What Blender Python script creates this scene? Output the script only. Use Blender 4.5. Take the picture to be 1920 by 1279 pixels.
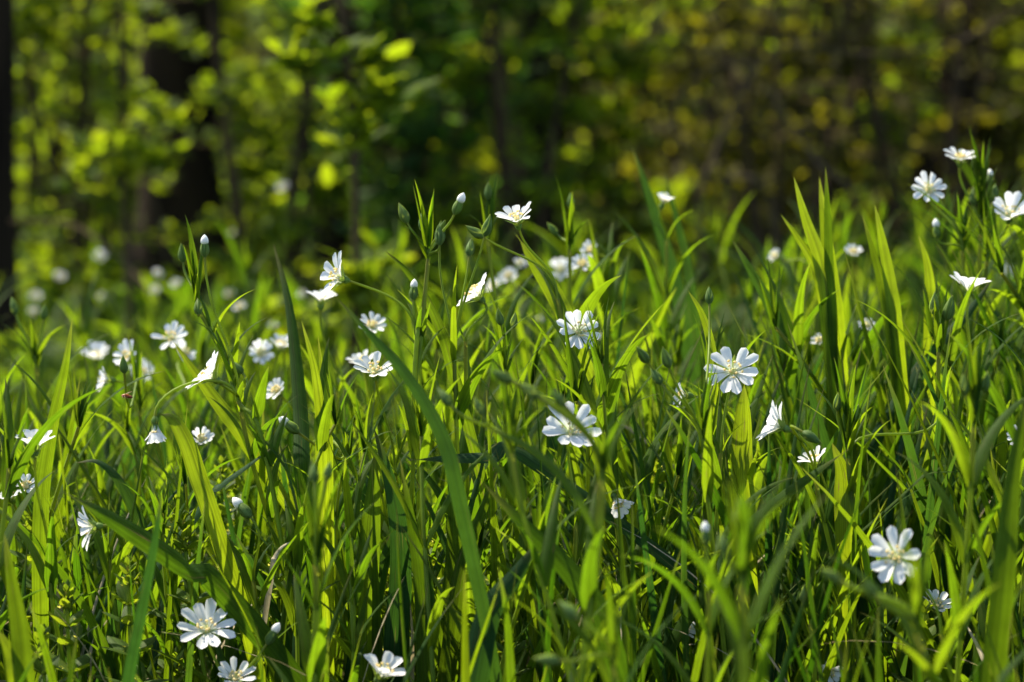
import bpy, math
import numpy as np
from mathutils import Vector, Matrix

scene = bpy.context.scene
for o in list(bpy.data.objects):
    bpy.data.objects.remove(o)

# ------------------------------------------------------------------ camera
CAM_H, PITCH, FPX = 0.28, math.radians(5.5), 4571.0
cam_d = bpy.data.cameras.new("camera")
cam_d.sensor_width = 36.0
cam_d.lens = FPX / 1920 * 36.0
cam_d.clip_start, cam_d.clip_end = 0.02, 200
cam_d.dof.use_dof = True
cam_d.dof.focus_distance = 1.02
cam_d.dof.aperture_fstop = 8.3
cam_d.dof.aperture_blades = 7
cam = bpy.data.objects.new("camera", cam_d)
scene.collection.objects.link(cam)
cam.location = (0, 0, CAM_H)
cam.rotation_euler = (math.pi / 2 - PITCH, 0, 0)
scene.camera = cam

# ------------------------------------------------------------------ light
SUN_AZ, SUN_EL = math.radians(-46), math.radians(54)     # azimuth from +Y towards +X
world = bpy.data.worlds.new("World")
scene.world = world
world.use_nodes = True
wn = world.node_tree
bg = wn.nodes["Background"]
sky = wn.nodes.new("ShaderNodeTexSky")
sky.sky_type = 'NISHITA'
sky.sun_disc = False
sky.sun_elevation = SUN_EL
sky.sun_rotation = SUN_AZ
sky.dust_density = 1.5
wn.links.new(sky.outputs[0], bg.inputs[0])
bg.inputs[1].default_value = 0.115
sun_d = bpy.data.lights.new("sun", 'SUN')
sun_d.energy = 4.5
sun_d.angle = math.radians(0.55)
sun_d.color = (1.0, 0.90, 0.70)
sun = bpy.data.objects.new("sun", sun_d)
scene.collection.objects.link(sun)
sdir = Vector((math.sin(SUN_AZ) * math.cos(SUN_EL), math.cos(SUN_AZ) * math.cos(SUN_EL), math.sin(SUN_EL)))
sun.rotation_euler = sdir.to_track_quat('Z', 'Y').to_euler()
sun.location = (-3, 5, 6)

scene.view_settings.view_transform = 'Standard'
scene.view_settings.look = 'None'
scene.view_settings.exposure = 1.52
scene.view_settings.gamma = 1.0
scene.view_settings.use_curve_mapping = False
cy = scene.cycles
cy.max_bounces = 8
cy.diffuse_bounces = 5
cy.glossy_bounces = 2
cy.transmission_bounces = 5
cy.transparent_max_bounces = 4
cy.caustics_reflective = False
cy.caustics_refractive = False
cy.sample_clamp_indirect = 4.0
cy.use_denoising = True

# ------------------------------------------------------------------ helpers
RNG = np.random.default_rng(11)
FWD = np.array([0, math.cos(PITCH), -math.sin(PITCH)])
UP = np.array([0, math.sin(PITCH), math.cos(PITCH)])
RIGHT = np.array([1.0, 0, 0])
CAMP = np.array([0, 0, CAM_H])


def P(px, py, d):
    return CAMP + FWD * d + RIGHT * ((px - 960) / FPX * d) + UP * ((639.5 - py) / FPX * d)


def view(n):
    v = RIGHT * n[0] + UP * n[1] - FWD * n[2]
    return v / np.linalg.norm(v)


def project(p):
    q = p - CAMP
    d = q @ FWD
    return 960 + FPX * (q @ RIGHT) / d, 639.5 - FPX * (q @ UP) / d, d


def ground(x, y):
    x = np.asarray(x, float); y = np.asarray(y, float)
    z = 0.07 * np.clip(x, -1.2, 1.2) * np.clip(1.6 - 0.3 * y, 0.2, 1)
    z = z + 0.006 * np.sin(9 * x + 3 * y) + 0.005 * np.sin(13 * y - 5 * x)
    z = z + 0.22 * np.clip(y - 6.0, 0, 40) + 0.03 * np.clip(y - 6, 0, 5) ** 2 * 0.3
    return z


def smooth(x):
    x = np.clip(x, 0, 1)
    return x * x * (3 - 2 * x)


def link(o):
    scene.collection.objects.link(o)
    return o


class MB:
    def __init__(self):
        self.v, self.f, self.uv, self.t, self.m = [], [], [], [], []
        self.n = 0

    def grid(self, V, tint=0.5, mat=0):
        """V: (N, R, A, 3): N sheets of R rows by A points across"""
        N, R, A, _ = V.shape
        idx = np.arange(N * R * A).reshape(N, R, A) + self.n
        q = np.stack([idx[:, :-1, :-1], idx[:, :-1, 1:], idx[:, 1:, 1:], idx[:, 1:, :-1]], -1).reshape(-1, 4)
        self.v.append(V.reshape(-1, 3)); self.f.append(q)
        u = np.broadcast_to(np.linspace(0, 1, A)[None, None, :], (N, R, A))
        w = np.broadcast_to(np.linspace(0, 1, R)[None, :, None], (N, R, A))
        self.uv.append(np.stack([u, w], -1).reshape(-1, 2))
        t = np.broadcast_to(np.asarray(tint, float).reshape(-1, 1, 1), (N, R, A)).reshape(-1)
        self.t.append(t)
        self.m.append(np.full(len(q), mat))
        self.n += N * R * A

    def tube(self, pts, rad, sides=6, tint=0.5, mat=0):
        pts = np.asarray(pts, float)
        rad = np.broadcast_to(np.asarray(rad, float), (len(pts),))
        T = np.gradient(pts, axis=0)
        T /= np.linalg.norm(T, axis=1, keepdims=True) + 1e-12
        ref = np.array([0, 0, 1.0]) if abs(T[0, 2]) < 0.9 else np.array([1.0, 0, 0])
        a = np.cross(T[0], ref); a /= np.linalg.norm(a)
        ring = []
        ang = np.linspace(0, 2 * math.pi, sides + 1)
        for i in range(len(pts)):
            a = a - T[i] * (a @ T[i]); a /= np.linalg.norm(a) + 1e-12
            b = np.cross(T[i], a)
            ring.append(pts[i] + rad[i] * (np.cos(ang)[:, None] * a + np.sin(ang)[:, None] * b))
        self.grid(np.array(ring)[None], tint, mat)

    def build(self, name, mats, parent=None, loc=None, origin=(0, 0, 0)):
        v = np.concatenate(self.v) - np.asarray(origin, float)
        f = np.concatenate(self.f).astype(np.int32)
        uv = np.concatenate(self.uv); t = np.concatenate(self.t); m = np.concatenate(self.m)
        me = bpy.data.meshes.new(name)
        me.vertices.add(len(v)); me.vertices.foreach_set("co", v.astype(np.float32).ravel())
        me.loops.add(f.size); me.loops.foreach_set("vertex_index", f.ravel())
        me.polygons.add(len(f))
        me.polygons.foreach_set("loop_start", np.arange(0, f.size, 4, dtype=np.int32))
        me.polygons.foreach_set("loop_total", np.full(len(f), 4, np.int32))
        me.polygons.foreach_set("use_smooth", np.ones(len(f), bool))
        if not isinstance(mats, (list, tuple)):
            mats = [mats]
        for x in mats:
            me.materials.append(x)
        me.polygons.foreach_set("material_index", m.astype(np.int32))
        ul = me.uv_layers.new(name="UVMap")
        ul.data.foreach_set("uv", uv[f.ravel()].astype(np.float32).ravel())
        at = me.attributes.new("tint", 'FLOAT', 'POINT')
        at.data.foreach_set("value", t.astype(np.float32))
        me.update(); me.validate()
        o = bpy.data.objects.new(name, me)
        link(o)
        if parent is not None:
            o.parent = parent
        if loc is not None:
            o.location = Vector(loc)
        return o


def empty(name, loc, label, cat, group=None):
    o = bpy.data.objects.new(name, None)
    link(o)
    o.empty_display_size = 0.01
    o.location = Vector(loc)
    tag(o, label, cat, group)
    return o


def tag(o, label, cat, group=None, kind=None):
    o["label"] = label; o["category"] = cat
    if group: o["group"] = group
    if kind: o["kind"] = kind
    return o


def catmull(pts, n):
    p = np.asarray(pts, float)
    if len(p) == 2:
        return p[0] + (p[1] - p[0]) * np.linspace(0, 1, n)[:, None]
    p = np.vstack([2 * p[0] - p[1], p, 2 * p[-1] - p[-2]])
    out = []
    k = len(p) - 3
    for s in np.linspace(0, k - 1e-9, n):
        i = int(s); t = s - i
        a, b, c, d = p[i], p[i + 1], p[i + 2], p[i + 3]
        out.append(0.5 * (2 * b + (c - a) * t + (2 * a - 5 * b + 4 * c - d) * t * t + (3 * b - a - 3 * c + d) * t ** 3))
    return np.array(out)


def prof(kind, t):
    if kind == 'grass':
        return (0.65 + 0.35 * smooth(t / 0.35)) * np.clip(1 - t ** 2.6, 0, 1) ** 0.85
    if kind == 'lance':       # stitchwort leaf, widest low down, drawn out to a long point
        return (0.55 + 0.45 * smooth(t / 0.2)) * np.clip(1 - np.clip((t - 0.12) / 0.88, 0, 1) ** 1.25, 0, 1) ** 0.9
    if kind == 'ell':
        return np.sin(math.pi * np.clip(0.06 + 0.94 * t, 0, 1)) ** 0.8
    if kind == 'strap':
        return np.clip(1 - np.abs(2 * t - 0.9) ** 3.0, 0.02, 1) ** 0.8
    return np.ones_like(t)


def blade_verts(base, az, length, lean0, lean1, width, kind, S=8, fold=0.22, roll=0.0, twist=0.0, power=1.4, side_bend=0.0):
    N = len(base)
    f = lambda a: np.broadcast_to(np.asarray(a, float), (N,))[:, None]
    az, length, lean0, lean1, width, roll, twist, fold, sb = map(f, (az, length, lean0, lean1, width, roll, twist, fold, side_bend))
    t = np.linspace(0, 1, S + 1)[None]
    th = lean0 + (lean1 - lean0) * t ** power
    azt = az + sb * t
    D = np.stack([np.sin(th) * np.cos(azt), np.sin(th) * np.sin(azt), np.cos(th)], -1)
    seg = (D[:, :-1] + D[:, 1:]) * 0.5 * (length / S)[..., None]
    C = np.concatenate([np.zeros((N, 1, 3)), np.cumsum(seg, 1)], 1) + base[:, None]
    side = np.stack([-np.sin(azt), np.cos(azt), np.zeros_like(azt)], -1)
    nor = np.cross(D, side)
    r = (roll + twist * t)[..., None]
    s2 = side * np.cos(r) + nor * np.sin(r)
    n2 = np.cross(D, s2)
    w = (width * prof(kind, t))[..., None] * 0.5 + 1e-5
    fo = fold[..., None]
    L = C - s2 * w - n2 * w * fo
    Rr = C + s2 * w - n2 * w * fo
    ql = C - s2 * w * 0.5 - n2 * w * fo * 0.28
    qr = C + s2 * w * 0.5 - n2 * w * fo * 0.28
    return np.stack([L, ql, C, qr, Rr], 2), C


# ------------------------------------------------------------------ materials
def new_mat(name):
    m = bpy.data.materials.new(name)
    m.use_nodes = True
    nt = m.node_tree
    nt.nodes.clear()
    return m, nt, nt.nodes, nt.links


def leaf_mat(name, ca, cb, ta, tb, tr=0.5, rough=0.42, spec=0.4, veins=26.0, speck=0.0):
    """ca..cb reflect colour and ta..tb transmit colour across the plants (random per blade)"""
    m, nt, N, L = new_mat(name)
    out = N.new("ShaderNodeOutputMaterial")
    at = N.new("ShaderNodeAttribute"); at.attribute_name = "tint"
    uv = N.new("ShaderNodeUVMap"); uv.uv_map = "UVMap"
    mp = N.new("ShaderNodeMapping"); mp.inputs["Scale"].default_value = (veins, 0.7, 1)
    L.new(uv.outputs[0], mp.inputs[0])
    comb = N.new("ShaderNodeCombineXYZ"); L.new(at.outputs["Fac"], comb.inputs[2])
    add = N.new("ShaderNodeVectorMath"); add.operation = 'MULTIPLY_ADD'
    L.new(comb.outputs[0], add.inputs[0]); add.inputs[1].default_value = (0, 0, 57); L.new(mp.outputs[0], add.inputs[2])
    no = N.new("ShaderNodeTexNoise"); no.inputs["Scale"].default_value = 1.0; no.inputs["Detail"].default_value = 3
    L.new(add.outputs[0], no.inputs[0])
    # blotchy variation in space
    geo = N.new("ShaderNodeNewGeometry")
    nb = N.new("ShaderNodeTexNoise"); nb.inputs["Scale"].default_value = 140; nb.inputs["Detail"].default_value = 3
    L.new(geo.outputs["Position"], nb.inputs[0])
    mr = N.new("ShaderNodeMapRange"); mr.inputs[1].default_value = 0.3; mr.inputs[2].default_value = 0.7
    mr.inputs[3].default_value = 0.62; mr.inputs[4].default_value = 1.3
    L.new(no.outputs[0], mr.inputs[0])
    mr2 = N.new("ShaderNodeMapRange"); mr2.inputs[1].default_value = 0.3; mr2.inputs[2].default_value = 0.7
    mr2.inputs[3].default_value = 0.85; mr2.inputs[4].default_value = 1.12
    L.new(nb.outputs[0], mr2.inputs[0])
    mul = N.new("ShaderNodeMath"); mul.operation = 'MULTIPLY'
    L.new(mr.outputs[0], mul.inputs[0]); L.new(mr2.outputs[0], mul.inputs[1])
    # pale midrib
    sx = N.new("ShaderNodeSeparateXYZ"); L.new(uv.outputs[0], sx.inputs[0])
    ab = N.new("ShaderNodeMath"); ab.operation = 'SUBTRACT'; L.new(sx.outputs[0], ab.inputs[0]); ab.inputs[1].default_value = 0.5
    ab2 = N.new("ShaderNodeMath"); ab2.operation = 'ABSOLUTE'; L.new(ab.outputs[0], ab2.inputs[0])
    rib = N.new("ShaderNodeMapRange"); rib.inputs[1].default_value = 0.02; rib.inputs[2].default_value = 0.115
    rib.inputs[3].default_value = 1.0; rib.inputs[4].default_value = 0.0
    L.new(ab2.outputs[0], rib.inputs[0])

    # withered tips and a few pale feeding marks on some blades
    tipm = N.new("ShaderNodeMapRange"); tipm.inputs[1].default_value = 0.86; tipm.inputs[2].default_value = 1.02
    L.new(sx.outputs[1], tipm.inputs[0])
    mp2 = N.new("ShaderNodeMapping"); mp2.inputs["Scale"].default_value = (14, 5, 1); L.new(uv.outputs[0], mp2.inputs[0])
    ad2 = N.new("ShaderNodeVectorMath"); ad2.operation = 'MULTIPLY_ADD'
    L.new(comb.outputs[0], ad2.inputs[0]); ad2.inputs[1].default_value = (0, 0, 91); L.new(mp2.outputs[0], ad2.inputs[2])
    n3 = N.new("ShaderNodeTexNoise"); n3.inputs["Scale"].default_value = 1.0; n3.inputs["Detail"].default_value = 1
    L.new(ad2.outputs[0], n3.inputs[0])
    fl = N.new("ShaderNodeMapRange"); fl.inputs[1].default_value = 0.70; fl.inputs[2].default_value = 0.78
    L.new(n3.outputs[0], fl.inputs[0])
    tipn = N.new("ShaderNodeMath"); tipn.operation = 'MULTIPLY'; L.new(tipm.outputs[0], tipn.inputs[0]); L.new(n3.outputs[0], tipn.inputs[1])
    dry = N.new("ShaderNodeMath"); dry.operation = 'MAXIMUM'; L.new(tipn.outputs[0], dry.inputs[0]); L.new(fl.outputs[0], dry.inputs[1])
    dry.use_clamp = True

    def col(a, b, ribf):
        mx = N.new("ShaderNodeMix"); mx.data_type = 'RGBA'
        L.new(at.outputs["Fac"], mx.inputs["Factor"])
        mx.inputs[6].default_value = (*a, 1); mx.inputs[7].default_value = (*b, 1)
        sc = N.new("ShaderNodeVectorMath"); sc.operation = 'SCALE'
        L.new(mx.outputs[2], sc.inputs[0]); L.new(mul.outputs[0], sc.inputs["Scale"])
        rs = N.new("ShaderNodeMapRange"); rs.inputs[3].default_value = 1.0; rs.inputs[4].default_value = ribf
        L.new(rib.outputs[0], rs.inputs[0])
        sc2 = N.new("ShaderNodeVectorMath"); sc2.operation = 'SCALE'
        L.new(sc.outputs[0], sc2.inputs[0]); L.new(rs.outputs[0], sc2.inputs["Scale"])
        dm = N.new("ShaderNodeMix"); dm.data_type = 'RGBA'
        L.new(dry.outputs[0], dm.inputs["Factor"]); L.new(sc2.outputs[0], dm.inputs[6]); dm.inputs[7].default_value = (0.2, 0.15, 0.045, 1)
        return dm.outputs[2]

    pb = N.new("ShaderNodeBsdfPrincipled")
    L.new(col(ca, cb, 1.3), pb.inputs["Base Color"])
    pb.inputs["Roughness"].default_value = rough
    pb.inputs["Specular IOR Level"].default_value = spec
    bump = N.new("ShaderNodeBump"); bump.inputs["Strength"].default_value = 0.35; bump.inputs["Distance"].default_value = 0.0004
    L.new(no.outputs[0], bump.inputs["Height"]); L.new(bump.outputs[0], pb.inputs["Normal"])
    tl = N.new("ShaderNodeBsdfTranslucent")
    L.new(col(ta, tb, 0.75), tl.inputs["Color"])
    mix = N.new("ShaderNodeMixShader"); mix.inputs[0].default_value = tr
    L.new(pb.outputs[0], mix.inputs[1]); L.new(tl.outputs[0], mix.inputs[2])
    L.new(mix.outputs[0], out.inputs[0])
    return m


def petal_mat():
    m, nt, N, L = new_mat("petal_white")
    out = N.new("ShaderNodeOutputMaterial")
    uv = N.new("ShaderNodeUVMap"); uv.uv_map = "UVMap"
    mp = N.new("ShaderNodeMapping"); mp.inputs["Scale"].default_value = (13, 0.8, 1); L.new(uv.outputs[0], mp.inputs[0])
    no = N.new("ShaderNodeTexNoise"); no.inputs["Scale"].default_value = 1; no.inputs["Detail"].default_value = 2
    L.new(mp.outputs[0], no.inputs[0])
    cr = N.new("ShaderNodeValToRGB")
    cr.color_ramp.elements[0].position = 0.3; cr.color_ramp.elements[0].color = (0.74, 0.76, 0.76, 1)
    cr.color_ramp.elements[1].position = 0.65; cr.color_ramp.elements[1].color = (0.88, 0.89, 0.89, 1)
    L.new(no.outputs[0], cr.inputs[0])
    # greenish claw at the base of each petal
    sx = N.new("ShaderNodeSeparateXYZ"); L.new(uv.outputs[0], sx.inputs[0])
    mr = N.new("ShaderNodeMapRange"); mr.inputs[1].default_value = 0.02; mr.inputs[2].default_value = 0.3
    L.new(sx.outputs[1], mr.inputs[0])
    mx = N.new("ShaderNodeMix"); mx.data_type = 'RGBA'; L.new(mr.outputs[0], mx.inputs["Factor"])
    mx.inputs[6].default_value = (0.72, 0.78, 0.5, 1); L.new(cr.outputs[0], mx.inputs[7])
    pb = N.new("ShaderNodeBsdfPrincipled"); L.new(mx.outputs[2], pb.inputs["Base Color"])
    pb.inputs["Roughness"].default_value = 0.5; pb.inputs["Specular IOR Level"].default_value = 0.25
    bump = N.new("ShaderNodeBump"); bump.inputs["Strength"].default_value = 0.3; bump.inputs["Distance"].default_value = 0.0003
    L.new(no.outputs[0], bump.inputs["Height"]); L.new(bump.outputs[0], pb.inputs["Normal"])
    tl = N.new("ShaderNodeBsdfTranslucent"); L.new(mx.outputs[2], tl.inputs["Color"])
    mix = N.new("ShaderNodeMixShader"); mix.inputs[0].default_value = 0.48
    L.new(pb.outputs[0], mix.inputs[1]); L.new(tl.outputs[0], mix.inputs[2]); L.new(mix.outputs[0], out.inputs[0])
    return m


def plain_mat(name, ca, cb, scale=60, rough=0.6, tr=0.0, stretch=(1, 1, 1), bumpd=0.0, spec=0.3):
    m, nt, N, L = new_mat(name)
    out = N.new("ShaderNodeOutputMaterial")
    tc = N.new("ShaderNodeTexCoord")
    mp = N.new("ShaderNodeMapping"); mp.inputs["Scale"].default_value = stretch; L.new(tc.outputs["Object"], mp.inputs[0])
    no = N.new("ShaderNodeTexNoise"); no.inputs["Scale"].default_value = scale; no.inputs["Detail"].default_value = 6
    L.new(mp.outputs[0], no.inputs[0])
    cr = N.new("ShaderNodeValToRGB")
    cr.color_ramp.elements[0].position = 0.32; cr.color_ramp.elements[0].color = (*ca, 1)
    cr.color_ramp.elements[1].position = 0.68; cr.color_ramp.elements[1].color = (*cb, 1)
    L.new(no.outputs[0], cr.inputs[0])
    pb = N.new("ShaderNodeBsdfPrincipled"); L.new(cr.outputs[0], pb.inputs["Base Color"])
    pb.inputs["Roughness"].default_value = rough; pb.inputs["Specular IOR Level"].default_value = spec
    if bumpd:
        bump = N.new("ShaderNodeBump"); bump.inputs["Strength"].default_value = 0.8; bump.inputs["Distance"].default_value = bumpd
        L.new(no.outputs[0], bump.inputs["Height"]); L.new(bump.outputs[0], pb.inputs["Normal"])
    sh = pb.outputs[0]
    if tr:
        tl = N.new("ShaderNodeBsdfTranslucent"); L.new(cr.outputs[0], tl.inputs["Color"])
        mix = N.new("ShaderNodeMixShader"); mix.inputs[0].default_value = tr
        L.new(sh, mix.inputs[1]); L.new(tl.outputs[0], mix.inputs[2]); sh = mix.outputs[0]
    L.new(sh, out.inputs[0])
    return m


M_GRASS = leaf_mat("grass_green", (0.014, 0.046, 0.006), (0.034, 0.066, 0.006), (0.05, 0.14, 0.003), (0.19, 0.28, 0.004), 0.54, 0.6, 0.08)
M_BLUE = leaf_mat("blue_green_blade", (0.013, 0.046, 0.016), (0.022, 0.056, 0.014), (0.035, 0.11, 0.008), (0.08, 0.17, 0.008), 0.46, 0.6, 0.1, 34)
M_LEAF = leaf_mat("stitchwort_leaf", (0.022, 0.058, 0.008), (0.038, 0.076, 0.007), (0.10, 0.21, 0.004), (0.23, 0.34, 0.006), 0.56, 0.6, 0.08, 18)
M_GLOW = leaf_mat("sunlit_leaf", (0.05, 0.09, 0.008), (0.06, 0.10, 0.008), (0.22, 0.35, 0.006), (0.33, 0.45, 0.007), 0.56, 0.5, 0.14, 18)  # brighter copy of the stitchwort leaf, sun shining through painted into its colours
M_STEM = leaf_mat("stitchwort_stem", (0.15, 0.23, 0.022), (0.19, 0.27, 0.024), (0.42, 0.54, 0.02), (0.5, 0.6, 0.02), 0.42, 0.5, 0.2, 6)
M_SEPAL = leaf_mat("sepal_green", (0.10, 0.175, 0.045), (0.14, 0.21, 0.05), (0.28, 0.42, 0.05), (0.36, 0.48, 0.05), 0.42, 0.55, 0.15, 10)
M_CROSS = leaf_mat("crosswort_leaf", (0.04, 0.085, 0.012), (0.06, 0.105, 0.012), (0.20, 0.31, 0.01), (0.30, 0.38, 0.01), 0.5, 0.6, 0.12, 9)
M_STRAW = leaf_mat("dry_straw", (0.32, 0.27, 0.16), (0.42, 0.37, 0.24), (0.3, 0.25, 0.12), (0.4, 0.34, 0.18), 0.3, 0.6, 0.2, 20)
M_PETAL = petal_mat()
M_ANTHER = plain_mat("anther_yellow", (0.84, 0.68, 0.28), (0.9, 0.8, 0.45), 900, 0.6, 0.4)
M_OVARY = plain_mat("ovary_green", (0.62, 0.64, 0.25), (0.75, 0.75, 0.36), 900, 0.5, 0.35)
M_YELLOW = plain_mat("crosswort_flower", (0.6, 0.55, 0.05), (0.75, 0.7, 0.1), 900, 0.6, 0.2)
M_BARK = plain_mat("dark_bark", (0.008, 0.006, 0.004), (0.034, 0.024, 0.014), 22, 0.95, 0, (1, 1, 0.2), 0.01, 0.05)
M_VINE = plain_mat("bramble_cane", (0.05, 0.036, 0.018), (0.10, 0.072, 0.040), 30, 0.85, 0, (1, 1, 0.4), 0.002, 0.08)
M_TWIG = plain_mat("shrub_twig", (0.03, 0.021, 0.011), (0.075, 0.052, 0.026), 40, 0.9, 0, (1, 1, 0.3), 0.002, 0.08)
M_SOIL = plain_mat("soil", (0.010, 0.009, 0.003), (0.034, 0.028, 0.010), 8, 0.95, 0, (1, 1, 1), 0.02, 0.05)
M_SH_BRIGHT = leaf_mat("shrub_leaf_fresh", (0.055, 0.10, 0.010), (0.08, 0.12, 0.010), (0.23, 0.35, 0.006), (0.38, 0.47, 0.008), 0.55, 0.65, 0.1, 8)
M_SH_DARK = leaf_mat("shrub_leaf_dark", (0.03, 0.075, 0.022), (0.045, 0.09, 0.022), (0.08, 0.23, 0.014), (0.18, 0.34, 0.014), 0.5, 0.65, 0.1, 8)
M_SH_MID = leaf_mat("shrub_leaf_mid", (0.045, 0.09, 0.012), (0.07, 0.11, 0.012), (0.22, 0.36, 0.006), (0.42, 0.52, 0.007), 0.55, 0.65, 0.1, 8)
M_SH_OLIVE = leaf_mat("shrub_leaf_olive", (0.065, 0.065, 0.013), (0.095, 0.085, 0.014), (0.12, 0.135, 0.007), (0.34, 0.32, 0.008), 0.48, 0.65, 0.1, 8)
M_FAR = leaf_mat("far_leaf", (0.06, 0.09, 0.014), (0.10, 0.12, 0.016), (0.22, 0.30, 0.007), (0.42, 0.48, 0.008), 0.55, 0.65, 0.1, 6)
M_INSECT = plain_mat("insect_rust", (0.10, 0.02, 0.008), (0.28, 0.07, 0.015), 1500, 0.35)
M_WING = plain_mat("insect_wing", (0.2, 0.12, 0.05), (0.3, 0.2, 0.1), 1500, 0.3, 0.5)

# ------------------------------------------------------------------ ground
def build_ground():
    xs = np.concatenate([np.linspace(-40, -3, 24)[:-1], np.linspace(-3, 3, 121), np.linspace(3, 40, 24)[1:]])
    ys = np.concatenate([np.linspace(-20, 0, 12)[:-1], np.linspace(0, 7, 141), np.linspace(7, 60, 54)[1:]])
    X, Y = np.meshgrid(xs, ys, indexing='ij')
    V = np.stack([X, Y, ground(X, Y)], -1)
    mb = MB(); mb.grid(V[None])
    o = mb.build("ground", M_SOIL)
    o["kind"] = "structure"; o["label"] = "dark soil of the meadow and wood floor"
build_ground()

# ------------------------------------------------------------------ flower and bud builders
def lobe_sheet(az, R, e0, e1, W, bend, rng, r0=0.0012, z0=0.0, S=9, A=5, chan=0.18):
    t = np.linspace(0, 1, S + 1)
    ang = e0 + (e1 - e0) * t ** 1.1 + rng.normal(0, 0.03)
    dr = np.cos(ang); dz = np.sin(ang)
    r = r0 + np.concatenate([[0], np.cumsum((dr[1:] + dr[:-1]) / 2)]) * (R - r0) / S
    z = z0 + np.concatenate([[0], np.cumsum((dz[1:] + dz[:-1]) / 2)]) * (R - r0) / S
    w = W * (0.26 + 0.74 * smooth(t / 0.72))
    tip = np.clip((t - 0.8) / 0.2, 0, 1)
    w = w * np.sqrt(np.clip(1 - tip ** 2.4, 0.012, 1))
    lat = bend * t ** 2 * R
    s = np.linspace(-1, 1, A)
    pr = r[:, None] + 0 * s
    pl = lat[:, None] + w[:, None] * 0.5 * s[None]
    pz = z[:, None] + w[:, None] * chan * (s[None] ** 2 - 0.5)
    ca, sa = math.cos(az), math.sin(az)
    return np.stack([pr * ca - pl * sa, pr * sa + pl * ca, pz], -1)


def make_flower(parent, base, center, normal, diam, cup, rng, label=None):
    """cup 0 = wide open and flat, 1 = deep bell; local +Z looks out of the flower"""
    R = diam / 2 * 1.07
    e0 = 0.42 + 0.95 * cup
    e1 = -0.05 + 0.95 * cup
    R = R / max(0.45, math.cos((e0 + e1) / 2))
    mb = MB()
    for k in range(5):
        a = k * 2 * math.pi / 5 + rng.normal(0, 0.06)
        L = R * rng.uniform(0.92, 1.06)
        de = rng.normal(0, 0.09); dw = rng.uniform(0.9, 1.1)
        for s in (-1, 1):
            if rng.random() < 0.04:
                continue
            sh = lobe_sheet(a + s * (0.262 + rng.normal(0, 0.03)), L * rng.uniform(0.88, 1.05), e0 + de, e1 + de + rng.normal(0, 0.13),
                            R * 0.325 * dw, s * rng.uniform(0.0, 0.07), rng, z0=0.0002 * s + 0.0004)
            mb.grid(sh[None], rng.random())
    z = Vector(normal)
    q = z.to_track_quat('Z', 'Y')
    rot = q.to_matrix() @ Matrix.Rotation(rng.uniform(0, 6.28), 3, 'Z')
    fl = mb.build("flower", M_PETAL, parent, Vector(center) - Vector(base))
    fl.rotation_mode = 'QUATERNION'; fl.rotation_quaternion = rot.to_quaternion()
    # calyx
    cb = MB()
    for k in range(5):
        a = (k + 0.5) * 2 * math.pi / 5
        sh = []
        t = np.linspace(0, 1, 7)
        ang = (e0 + 0.12) * (1 - t * 0.5) + 0.5 * e1 * t
        r = 0.0006 + np.concatenate([[0], np.cumsum(np.cos(ang[1:]))]) * R * 0.62 / 6
        zz = -0.0022 + np.concatenate([[0], np.cumsum(np.sin(ang[1:]))]) * R * 0.62 / 6
        w = 0.0026 * (R / 0.011) * (0.75 + 0.25 * smooth(t / 0.3)) * np.clip(1 - t ** 2.2, 0.02, 1)
        s = np.linspace(-1, 1, 3)
        pl = w[:, None] * 0.5 * s[None]; pr = r[:, None] + 0 * s; pz = zz[:, None] + w[:, None] * 0.25 * s ** 2
        ca, sa = math.cos(a), math.sin(a)
        cb.grid(np.stack([pr * ca - pl * sa, pr * sa + pl * ca, pz], -1)[None], rng.random())
    cb.tube([(0, 0, -0.0038), (0, 0, -0.003), (0, 0, -0.0018), (0, 0, -0.0006)], [0.0007, 0.0012, 0.0017, 0.0012], 8)
    cb.build("calyx", M_SEPAL, fl)
    # stamens and styles
    sb = MB()
    for k in range(10):
        a = k * 2 * math.pi / 10 + rng.normal(0, 0.12)
        out = rng.uniform(0.10, 0.26) if k % 2 else rng.uniform(0.2, 0.34)
        h = R * rng.uniform(0.26, 0.40)
        pts = [(0.0009 * math.cos(a), 0.0009 * math.sin(a), 0), (out * 0.6 * R * math.cos(a), out * 0.6 * R * math.sin(a), h * 0.6), (out * R * math.cos(a), out * R * math.sin(a), h)]
        sb.tube(catmull(pts, 5), 0.00014, 4, mat=0)
        e = Vector(pts[-1]); d = Vector((-math.sin(a), math.cos(a), rng.normal(0, .4))).normalized() * 0.0007
        sb.tube([e - d, e - d * 0.7, e, e + d * 0.7, e + d], [0.00005, 0.00042, 0.0005, 0.00042, 0.00005], 6, mat=1)
    sb.build("stamens", [M_PETAL, M_ANTHER], fl)
    ob = MB()
    ob.tube([(0, 0, -.0005), (0, 0, 0.0004), (0, 0, 0.0014), (0, 0, 0.0022), (0, 0, 0.0026)], [0.0007, 0.0012, 0.0013, 0.0008, 0.0001], 8)
    for k in range(3):
        a = k * 2.09 + 0.4
        ob.tube(catmull([(0, 0, 0.0024), (0.0006 * math.cos(a), 0.0006 * math.sin(a), 0.004), (0.0016 * math.cos(a), 0.0016 * math.sin(a), 0.0052)], 5), 0.00013, 4)
    ob.build("ovary", M_OVARY, fl)
    return fl


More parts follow.
